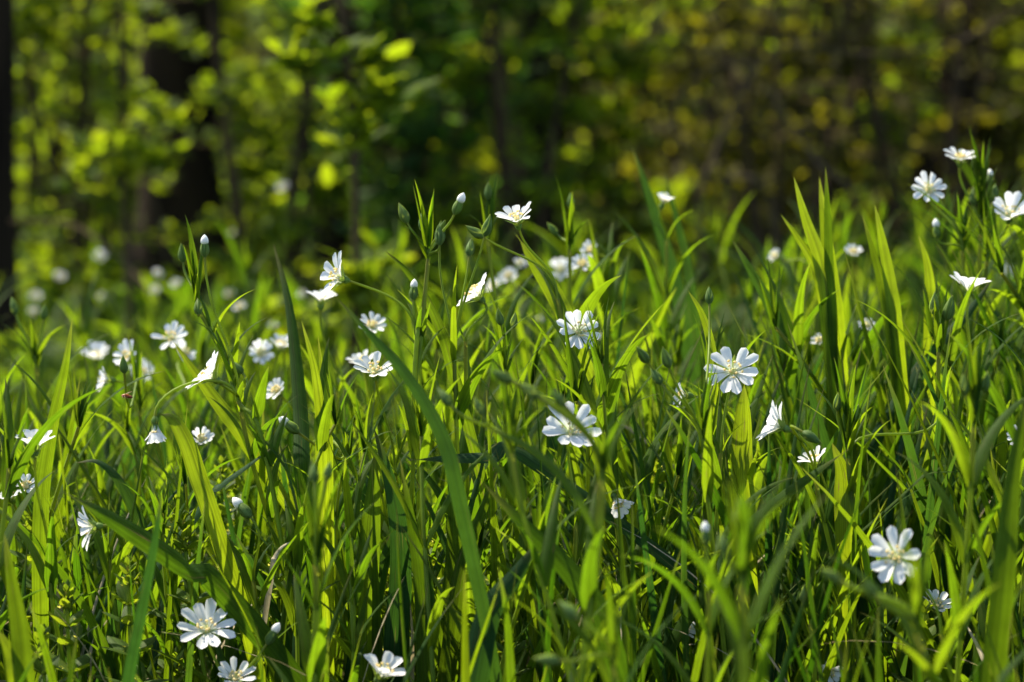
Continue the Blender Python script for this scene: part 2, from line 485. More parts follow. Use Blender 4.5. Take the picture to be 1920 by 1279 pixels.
def make_bud(parent, base, at, direction, L, rng, tip=False):
    mb = MB()
    t = np.linspace(0, 1, 9)
    r = L * 0.205 * np.array([0.3, 0.8, 1.0, 1.0, 0.92, 0.76, 0.55, 0.3, 0.03])
    mb.tube(np.stack([0 * t, 0 * t, t * L], -1), r, 9, rng.random())
    # overlapping sepals
    for k in range(3):
        a = k * 2.09 + rng.uniform(0, 1)
        tt = np.linspace(0, 1, 8)
        rr = np.interp(tt * 1.04, t, r) * 1.09 + 0.00012
        s = np.linspace(-1, 1, 4)
        wa = 0.85 * np.clip(1 - tt ** 2.5, 0.02, 1)
        A = a + wa[:, None] * s[None]
        mb.grid(np.stack([rr[:, None] * np.cos(A), rr[:, None] * np.sin(A), (tt * L * 1.04)[:, None] + 0 * s], -1)[None], rng.random())
    b = mb.build("bud", M_SEPAL, parent, Vector(at) - Vector(base))
    b.rotation_mode = 'QUATERNION'
    b.rotation_quaternion = Vector(direction).to_track_quat('Z', 'Y')
    if tip:
        tb = MB()
        t2 = np.linspace(0.62, 1.12, 8)
        tb.tube(np.stack([0 * t2, 0 * t2, t2 * L], -1), L * 0.2 * np.array([0.75, 0.95, 1.0, 0.98, 0.88, 0.7, 0.42, 0.03]), 9)
        tb.build("petal_tip", M_PETAL, b)
    return b


def heroes_blocked(pts, slack=0.9):
    """share of hero blooms that these world points would cover"""
    q = pts - CAMP
    d = q @ FWD
    x = 960 + FPX * (q @ RIGHT) / d; y = 639.5 - FPX * (q @ UP) / d
    H = np.array(HERO)
    hit = ((x[..., None] - H[:, 0]) ** 2 + (y[..., None] - H[:, 1]) ** 2 < (H[:, 3] * slack) ** 2) & (d[..., None] < H[:, 2] - 0.001)
    return hit.any(-1)


def leaf_pairs(mb, path, fracs, LL, W, rng, az0, tint=None, off=0.0):
    """opposite pairs of narrow leaves, each pair turned against the one below"""
    n = len(path) - 1
    for i, fr in enumerate(fracs):
        p = path[int(round(fr * n))]
        a = az0 + (i % 2) * math.pi / 2 + rng.normal(0, 0.2)
        k = LL[i] if hasattr(LL, '__len__') else LL
        for s in (0, math.pi):
            for _try in range(6):
              V, _ = blade_verts(p[None], a + s + rng.normal(0, 0.15 + .25 * _try), k * rng.uniform(0.85, 1.12), rng.uniform(0.15, 0.42), rng.uniform(0.75, 1.45),
                               W * rng.uniform(0.85, 1.15), 'lance', S=11, fold=rng.uniform(0.15, 0.4), roll=rng.normal(0, 0.15), twist=rng.normal(0, 0.35),
                               power=1.1, side_bend=rng.normal(0, 0.25))
              if off is None or not heroes_blocked(V.reshape(-1, 3) + off, .9).any():
                break
            else:
                continue
            mb.grid(V, rng.random() if tint is None else tint)


QUEUE = []


def stitchwort(label, flowers=(), buds=(), **k):
    for f in flowers:
        HERO.append((f[0], f[1], f[2], f[3] * 0.5))
    for f in buds:
        HERO.append((f[0], f[1] - f[3] / 2, f[2], f[3] * 0.4))
    QUEUE.append((label, flowers, buds, k))


HERO = []      # (px, py, depth, radius px): keep the loose grass from covering these


def bez(a, b, c, d, n):
    t = np.linspace(0, 1, n)[:, None]
    a, b, c, d = map(lambda q: np.asarray(q, float), (a, b, c, d))
    return a * (1 - t) ** 3 + 3 * b * t * (1 - t) ** 2 + 3 * c * t * t * (1 - t) + d * t ** 3


def stitchwort_build(label, flowers=(), buds=(), node=None, lean=(0.0, 0.02), pairs=None, leafL=0.052, leafW=0.0052, via=None, group=None,
               name="stitchwort_plant", bract=0.02, seed=0, r=0.00095, cluster=0):
    rng = np.random.default_rng(abs(hash_str(label)) + seed)
    fl = []
    for (px, py, d, diam, n, cup) in flowers:
        c = P(px, py, d); nn = view(n)
        fl.append((c, nn, diam / FPX * d, cup))
    bd = []
    for (px, py, d, L, dx, dy, tip) in buds:
        c = P(px, py, d); bd.append((c, view((dx, dy, rng.normal(0, .2))), L / FPX * d, tip))
    if node is None:
        c, nn = (fl[0][0], fl[0][1]) if fl else (bd[0][0], bd[0][1])
        nw = c - nn * 0.012 + np.array([rng.normal(0, 0.006), rng.uniform(0, 0.012), -rng.uniform(0.03, 0.042)])
    else:
        nw = P(*node)
    bx, by = nw[0] + lean[0], nw[1] + lean[1]
    base = np.array([bx, by, float(ground(bx, by)) - 0.004])
    h = nw[2] - base[2]
    root = empty(name, base, label, "wildflower", group)
    if via:
        path = catmull([base] + [P(*v) for v in via] + [nw], 28)
    else:
        path = bez(base, base + np.array([rng.normal(0, 0.01), 0, h * 0.4]), nw - np.array([-lean[0] * 0.25, 0, h * 0.3]), nw, 28)
    mb = MB()
    mb.tube(path, np.linspace(r * 1.2, r, 28), 6, rng.random())
    for (c, nn, dm, cup) in fl:
        back = c - nn * 0.0036
        dist = np.linalg.norm(back - nw)
        up = np.array([0, 0, 1.0])
        mb.tube(bez(nw, nw + up * dist * 0.45, back - nn * dist * 0.4, back, 14), np.linspace(r * 0.72, r * 0.6, 14), 6, rng.random())
    for (c, dr, L, tip) in bd:
        dist = np.linalg.norm(c - nw)
        mb.tube(bez(nw, nw + np.array([0, 0, dist * 0.4]), c - dr * dist * 0.4, c, 10), np.linspace(r * 0.7, r * 0.55, 10), 6, rng.random())
    mb.build("stem", M_STEM, root, (0, 0, 0), base)
    lm = MB()
    if pairs is None:
        pairs = max(2, int(h / 0.036))
    fr = np.linspace(0.3, 0.86, pairs)
    leaf_pairs(lm, path, fr, leafL, leafW, rng, rng.uniform(0, 3.1))
    if bract:
        leaf_pairs(lm, path, [1.0], bract, 0.0028, rng, rng.uniform(0, 3.1))
    for k in range(cluster):      # upright young leaves at the shoot tip
        a = rng.uniform(0, 6.28)
        V, _ = blade_verts((nw + np.array([0, 0, 0.002 * k]))[None], a, rng.uniform(0.014, 0.032), rng.uniform(0.05, 0.3), rng.uniform(0.2, 0.6),
                           rng.uniform(0.002, 0.0042), 'lance', S=8, fold=0.5)
        lm.grid(V, rng.random())
    lm.build("leaves", M_LEAF, root, (0, 0, 0), base)
    for (c, nn, dm, cup) in fl:
        make_flower(root, base, c, nn, dm, cup, rng)
    for (c, dr, L, tip) in bd:
        make_bud(root, base, c, dr, L, rng, tip)
    return root


def hash_str(s):
    h = 7
    for ch in s:
        h = (h * 131 + ord(ch)) % 100003
    return h


# ------------------------------------------------------------------ the flowering stitchworts one by one
G = "flowering stitchworts in the meadow"
S = lambda *a, **k: stitchwort(*a, group=G, **k)
S("wide open white stitchwort facing the viewer right of centre, above a broad bright leaf",
  [(1374, 698, 1.0, 104, (-0.02, 0.42, 0.9), 0.12)], [], node=(1352, 850, 1.01), lean=(-0.01, 0.02))
S("white stitchwort with ten full lobes, left lobes spreading, directly above the half hidden bloom",
  [(1084, 624, 1.03, 86, (0.22, 0.42, 0.85), 0.2)], [], node=(1100, 780, 1.04), lean=(0.01, 0.03))
S("large soft white stitchwort half hidden behind a blurred green shoot in the middle",
  [(1070, 812, 0.97, 112, (0.12, 0.55, 0.8), 0.24)], [], node=(1080, 985, 0.98), lean=(0.0, 0.03))
S("blurred white stitchwort low at the right, lobes fanned to its left around a yellow eye",
  [(1682, 1046, 0.9, 108, (-0.35, 0.3, 0.86), 0.25)], [], node=(1765, 1190, 0.91), lean=(0.02, 0.02))
S("white stitchwort tilted upward with a deep yellow eye, low at the left among crossworts",
  [(388, 1184, 0.96, 114, (0.02, 0.72, 0.68), 0.2)], [(500, 1208, 0.96, 42, 0.5, 0.85, True)], node=(430, 1330, 0.97), lean=(0.0, 0.02))
S("white stitchwort held above the centre skyline, its green calyx showing under the right side",
  [(970, 416, 1.04, 76, (-0.22, 0.86, 0.42), 0.34)], [(906, 445, 1.05, 40, -0.75, 0.5, False)], node=(1045, 560, 1.05), lean=(0.045, 0.03), leafL=0.06, leafW=0.0075)
S("white stitchwort in profile facing left, petals upright, on a thin stalk slanting from the right",
  [(640, 522, 1.0, 90, (-0.86, 0.3, 0.36), 0.34)], [(775, 562, 1.0, 36, 0.05, 1, True)], node=(783, 640, 1.0), lean=(-0.004, 0.02), leafL=0.03, leafW=0.003)
S("white stitchwort in profile beside a broad bright leaf, lower petals swept down left",
  [(400, 708, 1.0, 96, (-0.72, 0.6, 0.12), 0.28)], [(384, 482, 1.0, 38, -0.02, 1, True), (455, 700, 1.02, 30, -0.6, 0.7, False)], node=(452, 772, 1.01), lean=(0.03, 0.02),
  leafL=0.035, leafW=0.004)
S("white cup shaped stitchwort with an orange centre just left of the broad dark arching blade",
  [(703, 700, 1.02, 70, (-0.05, 0.75, 0.62), 0.42)], [], lean=(0.0, 0.03))
S("paler stitchwort bloom peeping from behind the cup shaped one by the dark arching blade",
  [(683, 684, 1.16, 52, (-0.3, 0.85, 0.3), 0.45)], [], lean=(0.0, 0.03))
S("shaded white stitchwort seen from its side, petals thrown up left of a green calyx",
  [(1466, 800, 0.99, 92, (-0.82, 0.42, -0.1), 0.4)], [(1505, 810, 0.97, 42, 0.8, -0.5, False)], node=(1530, 905, 1.0), lean=(0.03, 0.02))
S("side view white stitchwort with three drooping lobes under a slanting leaf at lower left",
  [(176, 988, 0.98, 80, (-0.93, -0.1, 0.02), 0.32)], [], node=(205, 1050, 1.0), lean=(0.01, 0.02))
S("flat white stitchwort cup seen edge on near the left edge, petals level with the grass",
  [(66, 842, 0.98, 74, (0.05, 0.95, 0.12), 0.5)], [], lean=(0.0, 0.03))
S("soft white stitchwort pair, brightest of the left group, one bloom behind the other",
  [(322, 636, 1.2, 68, (-0.15, 0.6, 0.7), 0.2), (345, 664, 1.26, 44, (0.3, 0.3, 0.5), 0.4)], [], node=(352, 760, 1.23), lean=(0.02, 0.02))
S("white star shaped stitchwort with a bud above it, leftmost in the top right clump",
  [(1741, 357, 1.16, 64, (-0.02, 0.42, 0.88), 0.15)], [(1758, 425 + 22, 1.16, 34, -0.1, 1, True), (1748, 335, 1.17, 12, 0, 1, True)], node=(1805, 470, 1.16), lean=(0.01, 0.02), cluster=5)
S("topmost white stitchwort of the whole meadow, flat bloom on a thin stalk at upper right",
  [(1800, 300, 1.18, 58, (-0.02, 0.88, 0.45), 0.25)], [(1828, 318, 1.18, 32, -0.05, 1, False), (1856, 348, 1.18, 30, 0.05, 1, True), (1826, 385, 1.18, 36, 0.0, 1, False), (1862, 378, 1.18, 36, 0.2, 1, False)],
  node=(1838, 440, 1.18), lean=(0.0, 0.02), cluster=15, leafL=0.055)
S("half closed white stitchwort cup cut by the right edge near the top",
  [(1893, 408, 1.15, 76, (0.05, 0.72, 0.6), 0.55)], [], node=(1850, 490, 1.16), lean=(-0.01, 0.02), cluster=3)
S("white stitchwort cup seen from below with pointed green sepals, on an upright stalk at right",
  [(1815, 546, 1.1, 74, (0.08, 0.96, -0.05), 0.45)], [], node=(1818, 680, 1.1), lean=(0.0, 0.02))
S("shaded bluish white stitchwort low at right, below the blurred bloom with the yellow eye",
  [(1755, 1140, 1.02, 64, (0.0, 0.75, 0.5), 0.4)], [], lean=(0.0, 0.02))
S("white stitchwort with petals curling up and right, cropped by the bottom edge left of centre",
  [(712, 1268, 0.93, 86, (0.4, 0.85, 0.25), 0.5)], [], lean=(0.0, 0.02))
S("white stitchwort barely rising over the bottom edge under the tilted bloom with the yellow eye",
  [(440, 1276, 0.96, 72, (0.15, 0.75, 0.5), 0.35)], [], lean=(0.0, 0.02))
S("white stitchwort swaying edge on along a diagonal at the centre, below two green bud stems",
  [(897, 556, 1.03, 92, (-0.62, 0.66, 0.12), 0.2)], [], node=(873, 640, 1.03), lean=(0.0, 0.02))
S("small white stitchwort behind a thin blade tip, upper left of the dark arching blade",
  [(697, 614, 1.16, 54, (0.15, 0.7, 0.65), 0.2)], [], lean=(0.0, 0.03))
S("low white stitchwort cup just under the profile bloom that faces left",
  [(602, 566, 1.16, 56, (0.1, 0.93, 0.15), 0.45)], [], lean=(0.0, 0.02))
S("two white stitchwort blooms stacked on one curved stalk right of the centre skyline",
  [(1093, 498, 1.22, 44, (-0.25, 0.6, 0.7), 0.25), (1112, 470, 1.24, 40, (-0.6, 0.4, 0.6), 0.3)], [], node=(1150, 500, 1.24), lean=(-0.02, 0.02), leafL=0.04)
S("blurred bluish stitchwort behind the stacked pair, right of the centre skyline",
  [(1050, 508, 1.42, 46, (0.1, 0.4, 0.85), 0.2)], [], lean=(0.0, 0.03))
S("blurred white stitchwort blooms behind the swaying edge on bloom, three to the stem",
  [(955, 520, 1.38, 36, (-0.2, 0.5, 0.8), 0.3), (974, 496, 1.42, 26, (0.3, 0.6, 0.6), 0.3), (928, 538, 1.34, 32, (-0.5, 0.6, 0.5), 0.3)], [], node=(965, 590, 1.4), lean=(0.0, 0.03))
S("ragged cream white stitchwort cluster at left, above the hanging bell",
  [(243, 672, 1.18, 56, (-0.45, 0.5, 0.6), 0.4), (203, 712, 1.16, 44, (-0.85, 0.15, 0.3), 0.5)], [(233, 700, 1.05, 34, -0.05, 1, False)], node=(262, 770, 1.16), lean=(0.01, 0.02), cluster=4)
S("blue grey blurred stitchwort between the ragged cluster and the bright pair at left",
  [(268, 700, 1.34, 48, (0.0, 0.5, 0.8), 0.2)], [], lean=(0.0, 0.03))
S("blurred two winged white stitchwort at left, dark grass around it",
  [(180, 674, 1.36, 58, (0.05, 0.85, 0.4), 0.55)], [], lean=(0.0, 0.03))
S("soft white stitchwort behind the narrow shoots, left of the dark upright blade",
  [(487, 664, 1.24, 48, (0.3, 0.4, 0.7), 0.4), (525, 652, 1.26, 46, (0.2, 0.8, 0.3), 0.45)], [], lean=(0.01, 0.03))
S("white stitchwort hugging the left side of the dark upright blade, below the soft pair",
  [(521, 735, 1.14, 46, (-0.4, 0.5, 0.6), 0.4)], [(560, 812, 1.02, 44, -0.75, 0.6, True)], lean=(0.01, 0.03))
S("withered white stitchwort bell hanging from an arched stalk at left",
  [(291, 798, 0.99, 34, (0.05, -0.98, 0.1), 0.95)], [], node=(446, 752, 1.0), lean=(0.03, 0.02), via=[(500, 860, 1.0)], leafL=0.03, bract=0.014)
S("small crumpled white stitchwort right below the arched stalk of the hanging bell",
  [(376, 826, 1.1, 40, (0.2, 0.5, 0.7), 0.5)], [], lean=(0.0, 0.03))
S("white stitchwort seen edge on, half hidden by green shoots left of the sharpest bloom",
  [(1284, 741, 1.05, 46, (-0.92, 0.1, 0.2), 0.45)], [], lean=(0.01, 0.02))
S("withered white stitchwort hanging in the shade below the half hidden bloom",
  [(1155, 936, 1.0, 42, (0.3, -0.6, 0.6), 0.8)], [], node=(1150, 900, 1.01), lean=(0.01, 0.02), leafL=0.035)
S("white stitchwort half cut off by the right edge, halfway down the picture",
  [(1916, 822, 0.98, 46, (-0.5, 0.5, 0.6), 0.35)], [], lean=(0.0, 0.02))
S("tiny white opening stitchwort beside the tall dark blade tips, upper right of centre",
  [(1243, 380, 1.24, 28, (0.25, 0.9, 0.2), 0.75)], [], node=(1250, 450, 1.25), lean=(0.0, 0.03))
S("small round blurred stitchwort nodding on a bent stalk left of the bright blade tuft",
  [(1456, 481, 1.34, 24, (-0.7, 0.4, 0.5), 0.6)], [], node=(1510, 500, 1.33), lean=(0.02, 0.02))
S("small white stitchwort right of the bright blade tuft, above the right hand grass",
  [(1599, 476, 1.28, 36, (0.0, 0.7, 0.6), 0.35)], [], lean=(0.0, 0.02))
S("blurred white stitchwort deep in the grass below the bright blade tuft",
  [(1625, 613, 1.2, 30, (0.0, 0.6, 0.7), 0.3)], [], lean=(0.0, 0.02))
S("shadowed white stitchwort caught between crossing dark blades below the bright blade tuft",
  [(1537, 640, 1.16, 30, (-0.3, 0.6, 0.6), 0.3)], [], lean=(0.0, 0.02))
S("large pale out of focus stitchwort behind the top right clump",
  [(1880, 510, 1.75, 34, (0.0, 0.5, 0.8), 0.2)], [], lean=(0.0, 0.03))
S("white stitchwort petals poking over the long slanting blade at right",
  [(1530, 868, 1.02, 52, (-0.4, 0.8, 0.2), 0.5)], [], lean=(0.0, 0.02))
S("white stitchwort glowing with the sun behind it at the left edge, below the flat cup",
  [(48, 915, 1.05, 48, (0.1, 0.6, 0.6), 0.35), (20, 932, 1.06, 42, (-0.2, 0.7, 0.5), 0.4)], [], lean=(0.0, 0.02))
S("white stitchwort bud with a fat tip tilted left over the left grass",
  [], [(470, 970, 0.99, 48, -0.7, 0.7, True)], node=(475, 1090, 1.0), lean=(0.01, 0.02))
S("small white stitchwort low in the centre shade",
  [(902, 1135, 1.05, 34, (-0.5, 0.6, 0.3), 0.4)], [], lean=(0.0, 0.02))
S("white stitchwort curled up at lower right of centre, near the blurred upright stem",
  [(1282, 1182, 1.03, 36, (0.6, 0.3, 0.5), 0.6)], [(1232, 1155, 1.03, 20, -.1, 1, True)], lean=(0.0, 0.02))
S("tiny white stitchwort beneath the curled one at lower right of centre",
  [(1166, 1222, 1.02, 34, (-0.4, 0.8, 0.3), 0.35)], [], lean=(0.0, 0.02))
S("translucent backlit stitchwort at the bottom edge right of centre",
  [(1552, 1258, 1.0, 44, (0.1, -0.2, 0.9), 0.6)], [], lean=(0.0, 0.02))
S("closed green stitchwort bud with a white tip beside the blurred upright stem",
  [], [(1324, 1022, 0.84, 40, -0.05, 1, True)], node=(1330, 1110, 0.84), lean=(0.0, 0.02))
# far, blurred blooms of the meadow behind
FARF = [("far white bloom floating before the yellow green shrub leaves, highest of the distant ones", 530, 352, 2.3, 34),
        ("far white dot between the dark trunk and the budding shoots, right of the trunk foot", 436, 438, 2.4, 18),
        ("far pale bloom tilted on the meadow at upper left, above the row of white dots", 187, 482, 2.2, 38),
        ("far pale bloom in the upper left corner of the distant meadow", 112, 520, 2.3, 32),
        ("far white bloom just left of the budding shoots, uppermost there", 294, 515, 1.9, 30),
        ("far grey white bloom under the uppermost one beside the budding shoots", 291, 545, 1.95, 30),
        ("far bloom hidden among the budding shoot tips at left", 330, 533, 1.8, 30),
        ("far bloom with a small companion right of the budding shoots", 450, 577, 1.6, 40),
        ("far faint bloom above the companion pair right of the budding shoots", 430, 553, 1.9, 30),
        ("far faint bloom near the thin trunk at the left edge, upper one", 66, 556, 2.2, 34),
        ("far faint bloom near the thin trunk at the left edge, lower one", 62, 586, 2.0, 28),
        ("far faint bloom halfway between the left trunk and the ragged cluster", 190, 556, 2.1, 22),
        ("far pale bloom beside the low cup under the profile bloom", 566, 552, 1.8, 26),
        ("far pale bloom lost in the grass beneath the low cup", 512, 612, 1.6, 26),
        ("far pale bloom behind the ten lobed bloom right of centre", 1130, 634, 1.4, 26),
        ("far pale bloom behind the narrow shoots in the centre", 1010, 600, 1.4, 28)]
for i, (lab, px, py, d, dm) in enumerate(FARF):
    r_ = np.random.default_rng(i + 40)
    stitchwort(lab, [(px, py, d, dm * .66, (r_.normal(0, .3), r_.uniform(.4, .8), r_.uniform(.4, .9)), r_.uniform(.15, .4))], [], lean=(r_.normal(0, .02), 0.02), pairs=3,
               group="blurred stitchworts of the distant meadow", r=0.0012)

# stitchworts in bud
GB = "stitchwort stems in bud"
stitchwort("tall budding stitchwort on two long stems at the centre, crown of pointed green buds",
           [], [(764, 418, 1.0, 42, -0.4, 0.9, False), (852, 402, 1.0, 40, 0.4, 0.9, True), (795, 435, 1.01, 42, -0.1, 1, False), (824, 460, 0.99, 38, 0.0, 1, False), (826, 440, 1.01, 30, 0.3, 0.95, False)],
           node=(803, 486, 1.0), lean=(-0.006, 0.02), via=[(786, 640, 1.0), (775, 780, 1.0)], cluster=6, group=GB, leafL=0.02, leafW=0.003, pairs=2)
stitchwort("thick budding stitchwort forking at two long leaves, right of the tall bud crown",
           [], [(824, 458, 1.02, 44, 0.05, 1, False), (909, 443, 1.01, 42, 0.25, 1, False), (880, 480, 1.01, 36, 0.1, 1, False)],
           node=(852, 682, 1.01), lean=(0.004, 0.02), cluster=0, bract=0.055, group=GB, leafL=0.055, leafW=0.007)
stitchwort("budding stitchwort whose single top bud stands clear above the centre bloom",
           [], [(916, 375, 1.14, 34, 0.0, 1, False)], node=(914, 450, 1.14), lean=(0.03, 0.02), cluster=5, group=GB, leafL=0.045)
stitchwort("slender budding stitchwort right of the centre bloom, one bud stalk bending up",
           [], [(1071, 392, 1.16, 32, -0.05, 1, False), (1045, 440, 1.17, 30, -0.6, 0.7, False)], node=(1068, 468, 1.16), lean=(0.005, 0.03), cluster=6, group=GB, leafL=0.05)
stitchwort("leaning budding stitchwort with a fan of narrow tips, left of the white tipped bud",
           [], [(343, 492, 1.06, 36, -0.1, 1, False), (372, 590, 1.04, 34, -0.1, 1, False)], node=(370, 575, 1.05), lean=(0.09, 0.02), via=[(470, 800, 1.05), (430, 690, 1.05)], cluster=8, group=GB, leafL=0.03, leafW=0.0035)
stitchwort("budding stitchwort with narrow forked tips between the edge on bloom and the ten lobed bloom",
           [], [(940, 610, 1.04, 34, -0.2, 1, False), (962, 615, 1.05, 30, 0.15, 1, False)], node=(948, 700, 1.05), lean=(0.0, 0.02), cluster=5, group=GB, leafL=0.045)
stitchwort("dense green budding stitchwort crown left of the sharpest bloom",
           [], [(1215, 680, 0.95, 40, -0.6, 0.8, False), (1255, 690, 0.95, 42, -0.3, 0.9, False), (1240, 720, 0.95, 40, -0.5, 0.8, False), (1330, 570, 1.02, 34, 0, 1, False)],
           node=(1318, 850, 0.96), lean=(0.02, 0.02), cluster=9, bract=0.045, group=GB)
stitchwort("blurred budding stitchwort crossing in front of the half hidden bloom",
           [], [(960, 715, 0.82, 46, -0.8, 0.4, False), (1010, 745, 0.82, 46, -0.7, 0.5, False), (1060, 762, 0.82, 42, -0.6, 0.7, False)],
           node=(1128, 900, 0.83), lean=(0.0, 0.02), cluster=4, bract=0.04, group=GB, leafW=0.007, r=0.0014)
stitchwort("blurred budding stitchwort left of the dark arching blade foot",
           [], [(845, 760, 0.86, 44, -0.6, 0.8, False), (905, 780, 0.86, 40, -0.4, 0.9, False)], node=(960, 850, 0.87), lean=(0.02, 0.02), cluster=8, group=GB)
stitchwort("pale blurred budding stitchwort with a fountain of leaves left of the bottom centre",
           [], [(590, 905, 0.87, 40, -0.1, 1, False), (612, 900, 0.87, 36, 0.2, 1, False)], node=(592, 1060, 0.88), lean=(0.006, 0.01), cluster=9, bract=0.05, group=GB, leafW=0.007, r=0.0014)
stitchwort("very blurred upright budding stitchwort rising from the bottom edge right of centre",
           [], [(1388, 985, 0.74, 50, -0.05, 1, False), (1360, 1040, 0.74, 46, -0.2, 1, False)], node=(1392, 1100, 0.74), lean=(0.004, 0.01), cluster=8, bract=0.05, group=GB, leafW=0.008, r=0.0016)
stitchwort("very blurred budding stitchwort leaning left from the lower right corner",
           [], [(1575, 1090, 0.76, 46, -0.8, 0.5, False), (1640, 1120, 0.76, 46, -0.6, 0.7, False)], node=(1720, 1190, 0.77), lean=(0.03, 0.01), cluster=7, group=GB, leafW=0.006, r=0.0015)
stitchwort("blurred budding stitchwort with a bowed yellow green bud head at bottom centre",
           [], [(1085, 1160, 0.78, 52, -0.6, 0.5, False), (1050, 1240, 0.78, 52, -0.9, 0.1, False)], node=(1150, 1250, 0.79), lean=(0.01, 0.01), cluster=6, group=GB, leafW=0.005)
stitchwort("budding stitchwort with spreading tip leaves beside the slanting blade at lower right",
           [], [(1505, 1130, 0.97, 34, 0.1, 1, False), (1530, 1120, 0.97, 32, 0.3, 0.9, False)], node=(1520, 1170, 0.97), lean=(0.01, 0.02), cluster=9, bract=0.04, group=GB)
stitchwort("budding stitchwort with small cream bud hanging under its tip at right of the shaded bloom",
           [], [(1570, 770, 1.0, 36, 0.0, 1, False), (1600, 790, 1.0, 34, 0.3, 1, False), (1765, 770, 1.02, 30, 0.1, 0.9, True)], node=(1590, 860, 1.0), lean=(0.01, 0.02), cluster=9, bract=0.04, group=GB)
stitchwort("budding stitchwort with two slim buds side by side left of the cup seen from below",
           [], [(1752, 590, 1.06, 44, 0, 1, False), (1775, 600, 1.06, 48, 0.2, 1, False)], node=(1760, 660, 1.06), lean=(0.0, 0.02), cluster=4, group=GB, leafL=0.06)
stitchwort("blurred budding stitchwort at the left edge with a stem forking like a slingshot",
           [], [(30, 590, 1.22, 36, -0.3, 1, False), (82, 600, 1.22, 30, 0.1, 1, False)], node=(68, 690, 1.22), lean=(0.012, 0.02), cluster=2, bract=0.03, group=GB, r=0.0013)
stitchwort("blurred budding stitchwort near the right edge below the cup seen from below",
           [], [(1810, 740, 0.88, 40, -0.1, 1, False), (1845, 735, 0.88, 40, 0.2, 1, False)], node=(1825, 800, 0.88), lean=(0.0, 0.02), cluster=7, group=GB)

for (a, f, b, k) in QUEUE:
    stitchwort_build(a, f, b, **k)

# ------------------------------------------------------------------ single grass blades and long leaves
def hero_blade(label, pts, d, wpx, mat=None, kind='grass', face=(0.15, 0.35, 1), tint=0.5, fold=0.25, down=True, S=22):
    """pts from tip to foot, in order; the foot runs on into the ground"""
    P3 = []
    n = len(pts)
    d0, d1 = d if isinstance(d, tuple) else (d, d)
    for i, (px, py) in enumerate(pts):
        P3.append(P(px, py, d0 + (d1 - d0) * i / (n - 1)))
    last = P3[-1]; dirn = last - P3[-2]
    gz = float(ground(last[0], last[1]))
    if down and last[2] > gz + 0.004:
        dx = np.clip(dirn[0] / max(1e-3, -dirn[2]), -1.6, 1.6) * (last[2] - gz) * 0.6
        P3.append(np.array([last[0] + dx * 0.66, last[1] + 0.005, gz + (last[2] - gz) * 0.5]))
        P3.append(np.array([last[0] + dx, last[1] + 0.012, gz - 0.004]))
    c = catmull(P3[::-1], S + 1)
    base = c[0].copy()
    T = np.gradient(c, axis=0); T /= np.linalg.norm(T, axis=1, keepdims=True)
    f = view(face)
    side = np.cross(T, f); side /= np.linalg.norm(side, axis=1, keepdims=True)
    nor = np.cross(side, T)
    t = np.linspace(0, 1, S + 1)
    w = (wpx / FPX * (d0 + d1) / 2 * prof(kind, t))[:, None] * 0.5 + 1e-5
    V = np.stack([c - side * w - nor * w * fold, c - side * w * .5 - nor * w * fold * .28, c, c + side * w * .5 - nor * w * fold * .28, c + side * w - nor * w * fold], 1)
    mb = MB(); mb.grid(V[None], tint)
    o = mb.build("grass_blade", mat or M_GRASS, None, base, base)
    tag(o, label, "grass blade", "single large blades in the meadow")
    return o


HB = hero_blade
HB("broad dark blue green blade arching from the centre left down to the right", [(628, 556), (690, 622), (752, 690), (803, 765), (838, 840), (858, 920)], 0.91, 32, M_BLUE, tint=.5, face=(0.2, 0.3, 1))
HB("broad shaded leaf slanting down right over the crossworts at lower left", [(118, 922), (200, 966), (290, 1022), (360, 1068), (405, 1092)], (0.9, 0.96), 52, M_GRASS, 'strap', tint=.25, face=(0.1, 0.6, 0.8), down=True)
HB("upright dark blade standing alone in front of the crossworts at lower left", [(303, 925), (292, 1010), (270, 1130), (240, 1290)], 0.88, 30, M_BLUE, tint=.1, face=(0.6, 0, 0.8))
HB("dark upright blade left of centre with a blurred tip, between soft white blooms", [(512, 455), (540, 560), (556, 680), (566, 800), (570, 900)], (1.12, 1.03), 34, M_GRASS, tint=.15, face=(0.3, 0.1, 1))
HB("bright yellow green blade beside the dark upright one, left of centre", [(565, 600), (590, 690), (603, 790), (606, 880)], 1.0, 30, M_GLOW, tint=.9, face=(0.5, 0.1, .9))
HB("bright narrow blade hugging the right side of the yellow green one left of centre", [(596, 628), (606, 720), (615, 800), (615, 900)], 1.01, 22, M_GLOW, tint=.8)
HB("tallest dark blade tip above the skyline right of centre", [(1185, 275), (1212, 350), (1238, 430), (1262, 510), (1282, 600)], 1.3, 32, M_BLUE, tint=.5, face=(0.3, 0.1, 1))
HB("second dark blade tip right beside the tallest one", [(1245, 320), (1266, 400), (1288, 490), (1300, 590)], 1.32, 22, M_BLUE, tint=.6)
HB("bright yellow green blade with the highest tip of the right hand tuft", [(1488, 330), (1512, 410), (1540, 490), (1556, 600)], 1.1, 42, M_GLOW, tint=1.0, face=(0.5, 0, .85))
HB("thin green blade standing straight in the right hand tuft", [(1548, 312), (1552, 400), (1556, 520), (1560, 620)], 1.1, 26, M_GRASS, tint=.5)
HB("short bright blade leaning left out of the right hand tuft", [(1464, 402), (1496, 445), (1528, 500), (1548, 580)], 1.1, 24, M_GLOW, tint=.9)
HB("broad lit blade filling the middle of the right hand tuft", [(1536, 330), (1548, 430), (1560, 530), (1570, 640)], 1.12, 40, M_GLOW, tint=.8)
HB("bright pointed blade right of the tuft, tip clear against the dark shrubs", [(1640, 383), (1655, 450), (1670, 530), (1682, 630)], 1.1, 34, M_GLOW, tint=.7, face=(.3, 0, 1))
